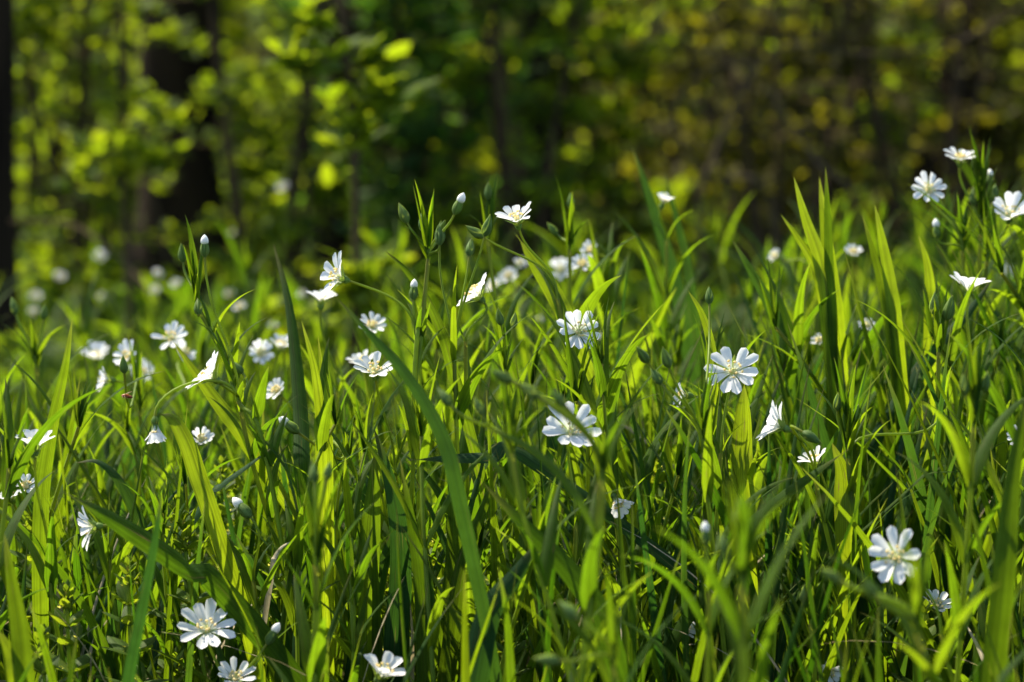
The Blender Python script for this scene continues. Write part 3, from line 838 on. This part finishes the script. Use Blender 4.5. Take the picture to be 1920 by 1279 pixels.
HB("lower bright blade just left of the pointed one at right", [(1616, 400), (1640, 480), (1660, 560), (1675, 650)], 1.1, 26, M_GRASS, tint=.8)
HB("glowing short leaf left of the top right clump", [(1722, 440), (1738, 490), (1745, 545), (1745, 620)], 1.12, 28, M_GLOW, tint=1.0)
HB("long straight blade slanting down left at lower right", [(1592, 842), (1510, 898), (1440, 950), (1385, 1010)], (0.97, 1.0), 34, M_GRASS, 'strap', tint=.5, face=(-0.3, 0.8, .7))
HB("nearly level dark leaf across the centre below the half hidden bloom", [(765, 863), (850, 858), (920, 856), (990, 858)], (0.97, 1.0), 32, M_BLUE, 'strap', tint=.6, face=(0, 0.7, 0.7))
HB("broad upright leaf in the lower centre with parallel veins", [(846, 850), (856, 950), (858, 1040), (850, 1130)], 1.0, 44, M_GRASS, 'strap', tint=.55, face=(0.2, 0, 1))
HB("green blade slanting down left in the lower centre", [(940, 862), (900, 970), (866, 1060), (848, 1180)], 0.99, 36, M_GRASS, tint=.6, face=(-0.2, .1, 1))
HB("broad dark leaf rising to the right from the bottom edge at centre", [(1014, 1010), (965, 1080), (915, 1150), (885, 1290)], 0.92, 62, M_BLUE, tint=.3, face=(-0.2, 0.3, 1))
HB("broad dark leaf slanting down right in the lower centre", [(905, 905), (985, 985), (1060, 1060), (1120, 1140), (1150, 1230)], 0.9, 58, M_GRASS, tint=.2, face=(0.2, 0.4, 1))
HB("wide shadowed blade left of the lower centre with pale flecks", [(700, 800), (728, 890), (748, 990), (752, 1090), (745, 1180)], 1.0, 50, M_BLUE, tint=.3, face=(0.2, 0, 1))
HB("upright green blade running to the bottom edge left of centre", [(750, 860), (772, 980), (790, 1100), (800, 1290)], 0.97, 36, M_GRASS, tint=.4)
HB("grey green blade arching over to the left at lower left", [(142, 868), (180, 864), (215, 890), (245, 940), (275, 1010)], 1.04, 26, M_BLUE, tint=.8, face=(0, .8, .6))
HB("short dark blade crossing upward to the right at left of centre", [(512, 838), (460, 876), (410, 912), (385, 940)], (1.0, 1.02), 28, M_BLUE, tint=.4, face=(-.3, .7, .6))
HB("tall sunlit blade near the left edge with a dark upper half", [(136, 596), (122, 690), (98, 800), (80, 920), (76, 1050)], 1.02, 34, M_LEAF, tint=.7, face=(.4, 0, 1))
HB("pale green blade rising from the bottom left corner", [(8, 1000), (22, 1090), (36, 1180), (46, 1290)], 0.9, 44, M_GRASS, tint=.7)
HB("yellow green blade bending over the bottom left corner", [(-5, 1180), (20, 1225), (36, 1290)], 0.9, 40, M_GLOW, tint=.8)
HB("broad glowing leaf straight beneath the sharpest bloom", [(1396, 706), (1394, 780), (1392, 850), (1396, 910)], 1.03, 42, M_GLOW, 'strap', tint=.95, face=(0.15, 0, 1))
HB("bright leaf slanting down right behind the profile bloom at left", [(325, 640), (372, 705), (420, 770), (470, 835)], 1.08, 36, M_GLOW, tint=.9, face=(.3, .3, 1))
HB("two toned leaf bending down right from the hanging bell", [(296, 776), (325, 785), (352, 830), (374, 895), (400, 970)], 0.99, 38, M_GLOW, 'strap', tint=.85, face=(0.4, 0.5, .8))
HB("dark diagonal blade near the right edge, rising behind the cup seen from below", [(1862, 520), (1820, 580), (1775, 630), (1730, 690)], 1.12, 30, M_BLUE, tint=.3, face=(-.3, .5, .8))
HB("long grey green blade slanting down right in the right hand grass", [(1372, 448), (1410, 510), (1448, 580), (1480, 670)], 1.14, 32, M_BLUE, tint=.9, face=(.2, .3, 1))
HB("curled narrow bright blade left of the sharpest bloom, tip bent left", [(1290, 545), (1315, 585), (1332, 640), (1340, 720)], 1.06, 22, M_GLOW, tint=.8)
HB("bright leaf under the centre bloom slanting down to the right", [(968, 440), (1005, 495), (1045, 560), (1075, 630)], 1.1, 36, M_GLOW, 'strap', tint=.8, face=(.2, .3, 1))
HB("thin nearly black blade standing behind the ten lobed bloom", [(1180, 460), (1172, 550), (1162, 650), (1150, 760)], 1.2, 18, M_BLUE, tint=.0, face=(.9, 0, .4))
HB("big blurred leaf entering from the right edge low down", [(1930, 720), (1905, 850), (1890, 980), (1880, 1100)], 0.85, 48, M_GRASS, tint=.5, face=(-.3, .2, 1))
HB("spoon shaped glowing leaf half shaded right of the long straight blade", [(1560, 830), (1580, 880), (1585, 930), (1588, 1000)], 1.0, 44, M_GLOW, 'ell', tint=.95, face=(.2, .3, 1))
HB("lens shaped upright leaf on a stalk left of the wide shadowed blade", [(702, 850), (700, 920), (695, 990), (692, 1060)], 1.0, 40, M_LEAF, 'ell', tint=.5)
HB("dry straw coloured leaf in the lower centre shade", [(1128, 1030), (1112, 1062), (1100, 1100)], 1.02, 18, M_STRAW, 'strap', tint=.5)
HB("curved pale straw at lower left of centre", [(556, 1012), (530, 1024), (515, 1045), (510, 1070)], 1.0, 12, M_STRAW, tint=.8, face=(0, .7, .6))
HB("slim blade bowed over to the left at the far right", [(1842, 880), (1790, 884), (1740, 888), (1700, 920)], 1.0, 10, M_LEAF, tint=.6, face=(0, 1, .3))
HB("bright blade tip leaning left right of the centre crown of buds", [(722, 470), (760, 505), (800, 560), (828, 620), (848, 685)], 1.01, 26, M_LEAF, tint=.6, face=(.4, .3, .8))

# ------------------------------------------------------------------ crossworts
def crosswort(label, px, py, d, hcm, rng, lean=0.0):
    top = P(px, py, d)
    b = np.array([top[0] + lean, top[1] + 0.01, float(ground(top[0] + lean, top[1] + 0.01)) - 0.003])
    root = empty("crosswort_plant", b, label, "herb", "yellow green crossworts in the grass")
    path = bez(b, b + np.array([0, 0, (top[2] - b[2]) * .4]), top - np.array([0, 0, (top[2] - b[2]) * .3]), top, 24)
    sb = MB(); sb.tube(path, np.linspace(.0012, .0007, 24), 5, .5)
    hb_n = 90
    k = rng.integers(2, 23, hb_n)
    V, _ = blade_verts(path[k] + rng.normal(0, .0004, (hb_n, 3)), rng.uniform(0, 6.28, hb_n), rng.uniform(.0012, .0022, hb_n), 1.2, 1.6, .00012, 'grass', S=2, fold=0)
    sb.grid(V, .9)
    sb.build("stem", M_STEM, root, (0, 0, 0), b)
    lm = MB(); whorls = []
    L = np.linalg.norm(np.diff(path, axis=0), axis=1).sum()
    s = L; gap = 0.004; i = 0
    while s > L * 0.12 and i < 14:
        p = path[int(round(s / L * 23))]
        size = min(0.017, 0.005 + 0.0022 * i)
        th = min(1.25, 0.35 + 0.14 * i)
        for k in range(4):
            a = k * math.pi / 2 + (i % 2) * .8 + rng.normal(0, .12)
            V, _ = blade_verts(p[None], a, size * rng.uniform(.85, 1.15), th * rng.uniform(.85, 1.1), th + rng.uniform(.2, .6), size * .48, 'ell', S=6, fold=.25)
            lm.grid(V, rng.random())
        if i >= 2:
            fm = MB(); whorls.append(fm)
            for k in range(7):
                a = rng.uniform(0, 6.28); q = p + np.array([math.cos(a) * .0035, math.sin(a) * .0035, rng.uniform(0, .003)])
                for m in range(2):
                    V, _ = blade_verts(q[None], rng.uniform(0, 6.28), .0016, .9, 1.3, .001, 'ell', S=2, fold=0)
                    fm.grid(V, .5)
        s -= gap; gap = min(0.024, gap * 1.33); i += 1
    lm.build("leaves", M_CROSS, root, (0, 0, 0), b)
    for fm in whorls:
        fm.build("flower_whorl", M_YELLOW, root, (0, 0, 0), b)


CW = [("crosswort with a leafy rosette top left of the upright dark blade at lower left", 240, 1062, .97, 0), ("hairy crosswort just left of the bottom left rosette, shaded", 125, 1110, .97, 0),
      ("crosswort with crown level with the straw, right of the slanting broad leaf", 330, 945, 1.04, 0), ("small crosswort beneath the tip of the slanting broad leaf", 345, 975, 1.0, .01),
      ("crosswort in the very corner shade at bottom left", 80, 1190, .95, 0), ("crosswort beside the pale straw", 520, 1030, 1.04, 0), ("crosswort behind the level dark leaf at centre", 900, 890, 1.08, 0),
      ("crosswort in the gap under the level dark leaf", 815, 960, 1.06, 0), ("yellowish crosswort behind the ragged withered bloom, right of centre", 1232, 850, 1.1, 0), ("crosswort low in the centre right of the lens shaped leaf", 730, 1080, 1.03, 0),
      ("crosswort standing on the bottom edge at centre", 955, 1170, .98, 0), ("crosswort behind the shaded bluish bloom at lower right", 1735, 1140, 1.0, 0), ("crosswort at far left below the glowing bloom", 60, 960, 1.06, 0),
      ("crosswort high in the left grass under the curled bloom", 415, 870, 1.1, 0), ("crosswort low near the bottom edge, right of the tilted bloom", 330, 1235, 1.02, 0), ("crosswort among the left shoots with lit whorls", 440, 900, 1.12, 0)]
for i, (lab, px, py, d, ln) in enumerate(CW):
    crosswort(lab, px, py, d, 0, np.random.default_rng(300 + i), ln)

# ------------------------------------------------------------------ little insect
def insect():
    c = P(236, 743, 1.035)
    root = empty("insect", c, "tiny rust red winged insect clinging beside a green bud stalk at left", "insect")
    mb = MB()
    mb.tube([(-.002, 0, 0), (-.0014, 0, .0002), (-.0005, 0, .0003), (.0008, 0, 0), (.0022, 0, -.0004), (.003, 0, -.0006)], [.0001, .0006, .0007, .0008, .0006, .0001], 8)
    for s in (-1, 1):
        for k in range(3):
            mb.tube([(-.001 + .0008 * k, 0, 0), (-.001 + .0008 * k, s * .0012, .0004), (-.0012 + .001 * k, s * .002, -.001)], .0001, 4)
    mb.build("body", M_INSECT, root, (0, 0, 0))
    for s in (-1, 1):
        V, _ = blade_verts(np.array([[-.0004, s * .0004, .0007]]), s * .5, .0036, 1.1, 1.5, .0014, 'ell', S=5, fold=0)
        w = MB(); w.grid(V); w.build("wing", M_WING, root, (0, 0, 0))
insect()

# ------------------------------------------------------------------ leafy shoots, copied
def shoot_proto(h, rng, i):
    root = empty("stitchwort_shoot", (0, 0, 0), "leafy green stitchwort shoot without flowers or buds, rising among the meadow grass", "wildflower", "leafy stitchwort shoots without flowers")
    path = bez((0, 0, -.004), (rng.normal(0, .008), rng.normal(0, .008), h * .35), (rng.normal(0, .015), rng.normal(0, .015), h * .7), (rng.normal(0, .025), rng.normal(0, .025), h), 24)
    mb = MB(); mb.tube(path, np.linspace(.0012, .0008, 24), 5, rng.random()); mb.build("stem", M_STEM, root, (0, 0, 0))
    lm = MB(); n = int(h / .03)
    leaf_pairs(lm, path, np.linspace(.2, .93, n), np.linspace(.045, .055, n), rng.uniform(.0046, .0068), rng, rng.uniform(0, 3), off=None)
    for k in range(6):
        V, _ = blade_verts(path[-1][None], rng.uniform(0, 6.28), rng.uniform(.015, .035), rng.uniform(.05, .3), rng.uniform(.2, .7), rng.uniform(.002, .004), 'lance', S=8, fold=.4)
        lm.grid(V, rng.random())
    lm.build("leaves", M_LEAF, root, (0, 0, 0))
    return root




def htop(x):
    return np.interp(x, [-.3, -.08, .03, .12, .25], [.165, .18, .195, .215, .235])


rs = np.random.default_rng(5)
protos = [shoot_proto(h, rs, i) for i, h in enumerate(np.linspace(.12, .2, 9))]
spots = []
tries = 0
while len(spots) < 185 and tries < 6000:
    tries += 1
    y = 0.94 + 0.95 * rs.random() ** 1.5
    x = rs.uniform(-.25, .25) * y
    k = rs.integers(0, 9)
    h = [.12, .13, .14, .15, .16, .17, .18, .19, .2][k]
    top = min(htop(x / y), 0.24) * rs.uniform(.62, 1.0) + 0.02 * (y - 1) - np.interp(x / y, [-.05, .1], [.026, .012])
    sc = (top - float(ground(x, y))) / h
    if not .6 < sc < 1.35: continue
    a = rs.uniform(0, 6.28)
    base = np.array([x, y, float(ground(x, y))])
    col = base + np.array([0, 0, 1.0]) * np.linspace(.0, h * sc + .02, 16)[:, None]
    pts = np.concatenate([col + np.array([dx, -.01, 0]) for dx in (-.012, 0, .012)])
    if heroes_blocked(pts, 1.1).any(): continue
    spots.append((x, y, a, sc, k))
used = set()
for (x, y, a, sc, k) in spots:
    p = protos[k]
    if k not in used:
        used.add(k); o = p
    else:
        o = p.copy(); link(o)
        for ch in p.children:
            c = ch.copy(); link(c); c.parent = o
    o.location = (x, y, float(ground(x, y))); o.rotation_euler = (rs.normal(0, .1), rs.normal(0, .1), a); o.scale = (sc * .95 + .05,) * 2 + (sc,)
for k, p in enumerate(protos):
    if k not in used:
        for ch in list(p.children): bpy.data.objects.remove(ch)
        bpy.data.objects.remove(p)

# ------------------------------------------------------------------ loose grass (uncountable)
def grass_field():
    r = np.random.default_rng(21)
    mb = MB()

    def batch(N, y0, y1, pw, hs, ws, kind, mat, lean=(0, .28), curl=(.05, .6), xw=.30, Sg=9, slack=1.0):
        y = y0 + (y1 - y0) * r.random(N) ** pw
        x = r.uniform(-xw, xw, N) * (y + .12)
        z = ground(x, y)
        top = np.where(y < 1.0, htop(x / y) - (1.0 - y) * .42, htop(x / y) - np.where(y > 1.3, .055, 0) + .012 * (y - 1))
        L = np.maximum((top - z) * r.uniform(hs[0], hs[1], N), .03)
        l0 = r.uniform(*lean, N); l1 = l0 + r.uniform(*curl, N)
        L = L / np.cos((l0 + l1) * .28)
        w = r.uniform(ws[0], ws[1], N) * (1 + .25 * np.clip(y - 1.2, 0, 2))
        base = np.stack([x, y, z - .004], -1)
        V, C = blade_verts(base, r.uniform(0, 6.283, N), L, l0, l1, w, kind, S=Sg, fold=r.uniform(.1, .4, N), roll=r.normal(0, .3, N), twist=r.normal(0, .7, N), side_bend=r.normal(0, .3, N))
        bad = heroes_blocked(C.reshape(-1, 3), slack).reshape(N, -1).any(1)
        keep = ~(bad & (r.random(N) < .995))
        mb.grid(V[keep], r.random(keep.sum()) ** 1.35, mat)
    batch(720, .985, 1.45, 1.0, (.6, 1.0), (.0024, .0064), 'grass', 0)
    batch(420, .98, 1.45, 1.0, (.55, .98), (.003, .0072), 'grass', 1)
    batch(900, .975, 1.4, 1.0, (.35, .85), (.004, .0075), 'lance', 2, (.05, .5), (.2, .9))
    batch(420, .95, 1.5, 1.0, (.4, .9), (.0008, .0018), 'grass', 0, (0, .5))
    batch(500, .72, .93, 1.0, (.3, .9), (.002, .005), 'grass', 0)
    batch(150, .9, 1.4, 1.0, (.3, .8), (.001, .003), 'grass', 3, (.1, .9), (.2, 1.2))
    batch(3200, 1.45, 4.6, 1.0, (.25, .6), (.003, .006), 'grass', 0, xw=.3, Sg=6)
    batch(1500, 1.45, 4.0, 1.0, (.25, .55), (.004, .007), 'lance', 2, (.1, .6), (.2, 1.0), Sg=6)
    batch(3500, .8, 3.2, 1.2, (.12, .35), (.003, .007), 'lance', 2, (.2, .9), (.2, 1.2), Sg=5)
    batch(2600, 2.2, 4.6, 1.0, (.45, 1.15), (.006, .013), 'ell', 4, (.3, 1.1), (.3, 1.2), xw=.3, Sg=4)
    o = mb.build("meadow_grass", [M_GRASS, M_BLUE, M_LEAF, M_STRAW, M_LEAF])
    tag(o, "dense green grass and narrow leaves of the meadow", "grass", kind="stuff")
grass_field()


# ------------------------------------------------------------------ shrubs, saplings and trees of the wood edge
def shrub(label, x, y, H, spread, nst, nleaf, lsize, mat, rng, name="shrub", cat="shrub", z0=0.25, lean=(0, 0), stemr=.006, bushy=1.0, group="leafy shrubs at the wood edge"):
    b = np.array([x, y, float(ground(x, y)) - .02])
    root = empty(name, b, label, cat, group)
    sm = MB(); tw = []
    for s in range(nst):
        a = rng.uniform(0, 6.28); e = spread * rng.uniform(.4, 1) if nst > 1 else spread * .1
        tip = b + np.array([math.cos(a) * e + lean[0], math.sin(a) * e * .8 + lean[1], H * rng.uniform(.75, 1.05)])
        mid = b + (tip - b) * np.array([.35, .35, .5]) + rng.normal(0, .03, 3)
        pa = catmull([b + rng.normal(0, .01, 3) * [1, 1, 0], mid, tip], 16)
        sm.tube(pa, np.linspace(stemr, stemr * .3, 16), 5)
        nt = max(5, int(9 * bushy))
        for k in range(nt):
            f = rng.uniform(z0, 1.0); p = pa[int(f * 15)]
            ta = rng.uniform(0, 6.28); tl = spread * rng.uniform(.25, .75) * (1.15 - f * .6)
            q = p + np.array([math.cos(ta) * tl, math.sin(ta) * tl, rng.uniform(-.15, .5) * tl])
            c = catmull([p, (p + q) / 2 + rng.normal(0, .02, 3), q], 7)
            sm.tube(c, np.linspace(stemr * .35, stemr * .12, 7), 4); tw.append(c)
    sm.build("stems", M_TWIG, root, (0, 0, 0), b)
    fm = MB()
    nleaf = int(nleaf * (1.35 if nst > 1 else 1.0))
    tw = np.array(tw)
    ti = (len(tw) * rng.random(nleaf) ** 1.5).astype(int); tw = tw[rng.permutation(len(tw))]; tj = rng.uniform(.15, 1, nleaf) * 6
    i0 = tj.astype(int).clip(0, 5); fr = (tj - i0)[:, None]
    p = tw[ti, i0] * (1 - fr) + tw[ti, i0 + 1] * fr + rng.normal(0, lsize * .3, (nleaf, 3))
    ls = lsize * rng.uniform(.4, 1.45, nleaf)
    V, _ = blade_verts(p, rng.uniform(0, 6.28, nleaf), ls, rng.uniform(.3, 1.5, nleaf), rng.uniform(1.0, 2.2, nleaf), ls * rng.uniform(.35, .6, nleaf), 'ell', S=4, fold=rng.uniform(.05, .4, nleaf), roll=rng.normal(0, .5, nleaf))
    fm.grid(V, np.clip(rng.beta(1.4, 1.8, nleaf), 0, 1))
    fm.build("foliage", mat, root, (0, 0, 0), b)
    return root


def trunk_tree(label, px, pyb, d, wpx, rng, H=3.2, lean=0.0, leafmat=None, crown=True, nleaf=220, z_cr=2.3, name="tree", pyt=None):
    q = P(px, pyb, d)
    b = np.array([q[0], q[1], float(ground(q[0], q[1])) - .03])
    root = empty(name, b, label, "tree", "trees of the wood")
    r0 = wpx / FPX * d / 2
    pts = [b]
    for k in range(1, 7):
        pts.append(b + np.array([lean * k / 6 * H + rng.normal(0, r0 * 1.0), rng.normal(0, r0 * .5), H * k / 6]))
    c = catmull(pts, 40)
    rad = r0 * np.linspace(1.12, .55, 40) * (1 + .12 * np.sin(np.arange(40) * 1.7) + rng.normal(0, .03, 40))
    rad[:4] *= np.array([1.5, 1.3, 1.15, 1.05])
    tm = MB(); tm.tube(c, rad, 12); 
    tm.build("trunk", M_BARK, root, (0, 0, 0), b)
    if not crown: return root
    cm = MB(); lm = []; bm = MB()
    for k in range(9):
        f = rng.uniform(z_cr / H, .98); p = c[int(f * 39)]
        a = rng.uniform(0, 6.28); L = rng.uniform(.3, .7)
        e = p + np.array([math.cos(a) * L, math.sin(a) * L, rng.uniform(.1, .5)])
        l = catmull([p, (p + e) / 2 + [0, 0, .06], e], 8); bm.tube(l, np.linspace(r0 * .3, r0 * .06, 8), 5); lm.append(l)
    bm.build("limbs", M_BARK, root, (0, 0, 0), b)
    lm = np.array(lm)
    ti = rng.integers(0, len(lm), nleaf); tj = rng.integers(2, 8, nleaf)
    p = lm[ti, tj] + rng.normal(0, .13, (nleaf, 3))
    ls = rng.uniform(.04, .085, nleaf)
    V, _ = blade_verts(p, rng.uniform(0, 6.28, nleaf), ls, rng.uniform(.4, 1.6, nleaf), rng.uniform(1, 2.2, nleaf), ls * .6, 'ell', S=3, fold=.2)
    cm.grid(V, rng.random(nleaf)); cm.build("crown", leafmat or M_SH_MID, root, (0, 0, 0), b)
    return root


def gx(px, d):
    return (px - 960) / FPX * d

R_ = lambda s: np.random.default_rng(s)
trunk_tree("thin dark trunk cut by the left edge", 4, 640, 2.6, 48, R_(1), H=3.4, z_cr=2.5, nleaf=260)
trunk_tree("stout dark trunk behind the bright shrub leaves at upper left", 338, 520, 3.2, 138, R_(2), H=3.6, lean=-.01, z_cr=2.4, nleaf=320)
trunk_tree("dark low trunk behind the yellow green sapling left of centre", 606, 500, 3.1, 52, R_(3), H=3.4, z_cr=2.4, nleaf=280)
trunk_tree("brown trunk behind the centre bloom", 1016, 470, 3.2, 60, R_(4), H=3.2, lean=.01, nleaf=220)
trunk_tree("leaning dark trunk in the upper right corner", 1790, 430, 3.5, 80, R_(5), H=3.4, lean=.06, nleaf=220)
trunk_tree("slim dark trunk left of the corner trunk at upper right", 1722, 430, 3.9, 40, R_(6), H=3.0, lean=-.01, nleaf=200)
trunk_tree("slim brown trunk far right between vines and corner trunk", 1610, 430, 4.2, 26, R_(7), H=3.0, lean=.01, nleaf=200)
trunk_tree("thin stem behind the middle shrub, right of centre", 1066, 440, 3.4, 20, R_(8), H=2.6, nleaf=300)

# saplings and shrubs: (label, px, d, H, spread, stems, leaves, leaf size, material)
SH = [("yellow green sapling with bright rounded leaves on a thin dark stem left of centre", 622, 2.05, .74, .10, 1, 430, .0235, M_SH_BRIGHT, "sapling"),
      ("small bright sapling with loose leaves just left of the stout trunk", 275, 2.5, .72, .11, 1, 260, .021, M_SH_BRIGHT, "sapling"),
      ("bright leafy shrub right of the stout trunk at upper left", 500, 2.8, .85, .17, 6, 1500, .020, M_SH_BRIGHT, "shrub"),
      ("light green shrub between the left edge trunk and the stout trunk", 150, 3.0, .9, .2, 7, 1900, .020, M_SH_BRIGHT, "shrub"),
      ("mixed green shrub behind the left edge trunk", 60, 3.6, 1.0, .3, 7, 2400, .026, M_SH_MID, "shrub"),
      ("dense mid green shrub behind the yellow green sapling", 560, 3.7, 1.0, .3, 7, 2400, .026, M_SH_MID, "shrub"),
      ("dark blue green broad leaved shrub at the top centre", 830, 3.0, .9, .26, 7, 1700, .034, M_SH_DARK, "shrub"),
      ("dark low shrub filling the shade below the top centre shrub", 770, 3.5, .6, .3, 6, 1500, .03, M_SH_DARK, "shrub"),
      ("speckled green shrub with lit leaf tips right of the top centre", 990, 2.8, .8, .18, 6, 1200, .021, M_SH_MID, "shrub"),
      ("fresh green shrub with a bright top at right of centre", 1170, 3.3, .85, .24, 6, 1600, .026, M_SH_MID, "shrub"),
      ("thin olive shrub under the looping cane", 1400, 3.4, .75, .28, 7, 1300, .026, M_SH_OLIVE, "shrub"),
      ("yellowish olive shrub right of the looping cane", 1570, 3.1, .7, .25, 6, 1000, .026, M_SH_OLIVE, "shrub"),
      ("sparse green shrub beneath the slim dark trunk at right", 1700, 3.7, .9, .34, 6, 1500, .028, M_SH_MID, "shrub"),
      ("dull olive shrub at the right edge behind the topmost bloom", 1880, 3.5, .9, .32, 7, 1500, .028, M_SH_OLIVE, "shrub"),
      ("brownish sparse shrub at the top between centre and cane", 1290, 4.2, .95, .4, 6, 1400, .03, M_SH_OLIVE, "shrub"),
      ("low fresh green shrub behind the distant blooms at left", 190, 3.9, .45, .35, 6, 800, .028, M_SH_BRIGHT, "shrub"),
      ("low green shrub in the shade right of the stout trunk foot", 480, 4.1, .45, .35, 6, 800, .028, M_SH_BRIGHT, "shrub"),
      ("bare twiggy shrub of thin brown stems behind the looping cane", 1450, 2.9, .75, .26, 6, 160, .022, M_SH_OLIVE, "shrub"),
      ("bare twiggy shrub of thin brown stems below the corner trunk", 1740, 3.0, .75, .24, 6, 160, .022, M_SH_OLIVE, "shrub")]
for i, (lab, px, d, H, sp, ns, nl, ls, mt, nm) in enumerate(SH):
    shrub(lab, gx(px, d), d, H, sp, ns, nl, ls, mt, R_(60 + i), name=nm, cat=nm, z0=.05 if nm == "shrub" else .25, stemr=.005, bushy=1.7 if nm == "shrub" else 1.0)


# arching bramble canes
def vine(label, pts, d, wpx, name="bramble_cane"):
    p3 = [P(px, py, dd) for (px, py), dd in zip(pts, np.linspace(d[0], d[1], len(pts)))]
    last = p3[-1]
    if last[2] > ground(last[0], last[1]):
        p3.append(np.array([last[0] + .02, last[1] + .05, float(ground(last[0], last[1])) - .02]))
    c = catmull(p3, 40)
    base = c[-1].copy()
    mb = MB(); r = wpx / FPX * (d[0] + d[1]) / 4
    mb.tube(c, np.linspace(r * .8, r * 1.1, 40), 6)
    o = mb.build(name, M_VINE, None, base, base)
    tag(o, label, "vine", "bare canes and twigs at the wood edge")
vine("brown looping cane curving like a hook at upper right of centre", [(1405, 120), (1330, 130), (1285, 165), (1262, 215), (1285, 280), (1340, 335), (1440, 365)], (2.55, 2.6), 8)
vine("long brown cane sweeping from the top right corner over to the hook", [(1910, 20), (1800, 75), (1690, 98), (1590, 98), (1480, 88), (1420, 125), (1375, 205), (1335, 300), (1310, 400)], (2.6, 2.5), 8)
vine("pale cane entering at the top edge right of centre", [(1190, 30), (1260, 65), (1330, 100), (1400, 115), (1450, 180), (1530, 300), (1610, 390)], (2.7, 2.6), 6)
vine("dark twig across the leaves at the left edge", [(-10, 210), (90, 215), (170, 240), (250, 290), (300, 420)], (2.7, 2.9), 7)
vine("bare twig slanting over the far meadow at left", [(20, 415), (125, 418), (190, 455), (245, 505), (300, 590)], (2.5, 2.3), 4)


# far wood
def far_wood():
    r = np.random.default_rng(77)
    mb = MB()
    N = 36000
    y = 4.8 + 7 * r.random(N) ** 1.3
    x = r.uniform(-.34, .34, N) * y * 1.25
    cl = np.sin(x * 3.1 + y) * np.sin(y * 2.3 - x * 1.7)
    z = ground(x, y) + r.random(N) * (1.0 + .35 * cl)
    ls = r.uniform(.05, .12, N)
    V, _ = blade_verts(np.stack([x, y, z], -1), r.uniform(0, 6.28, N), ls, r.uniform(.3, 1.6, N), r.uniform(1, 2.2, N), ls * .6, 'ell', S=3, fold=.2)
    keep = cl + r.normal(0, .5, N) > -.4
    mb.grid(V[keep], r.random(keep.sum()))
    o = mb.build("far_woodland", M_FAR)
    tag(o, "dim leafy woodland closing the view behind the shrubs", "woodland", kind="stuff")
far_wood()
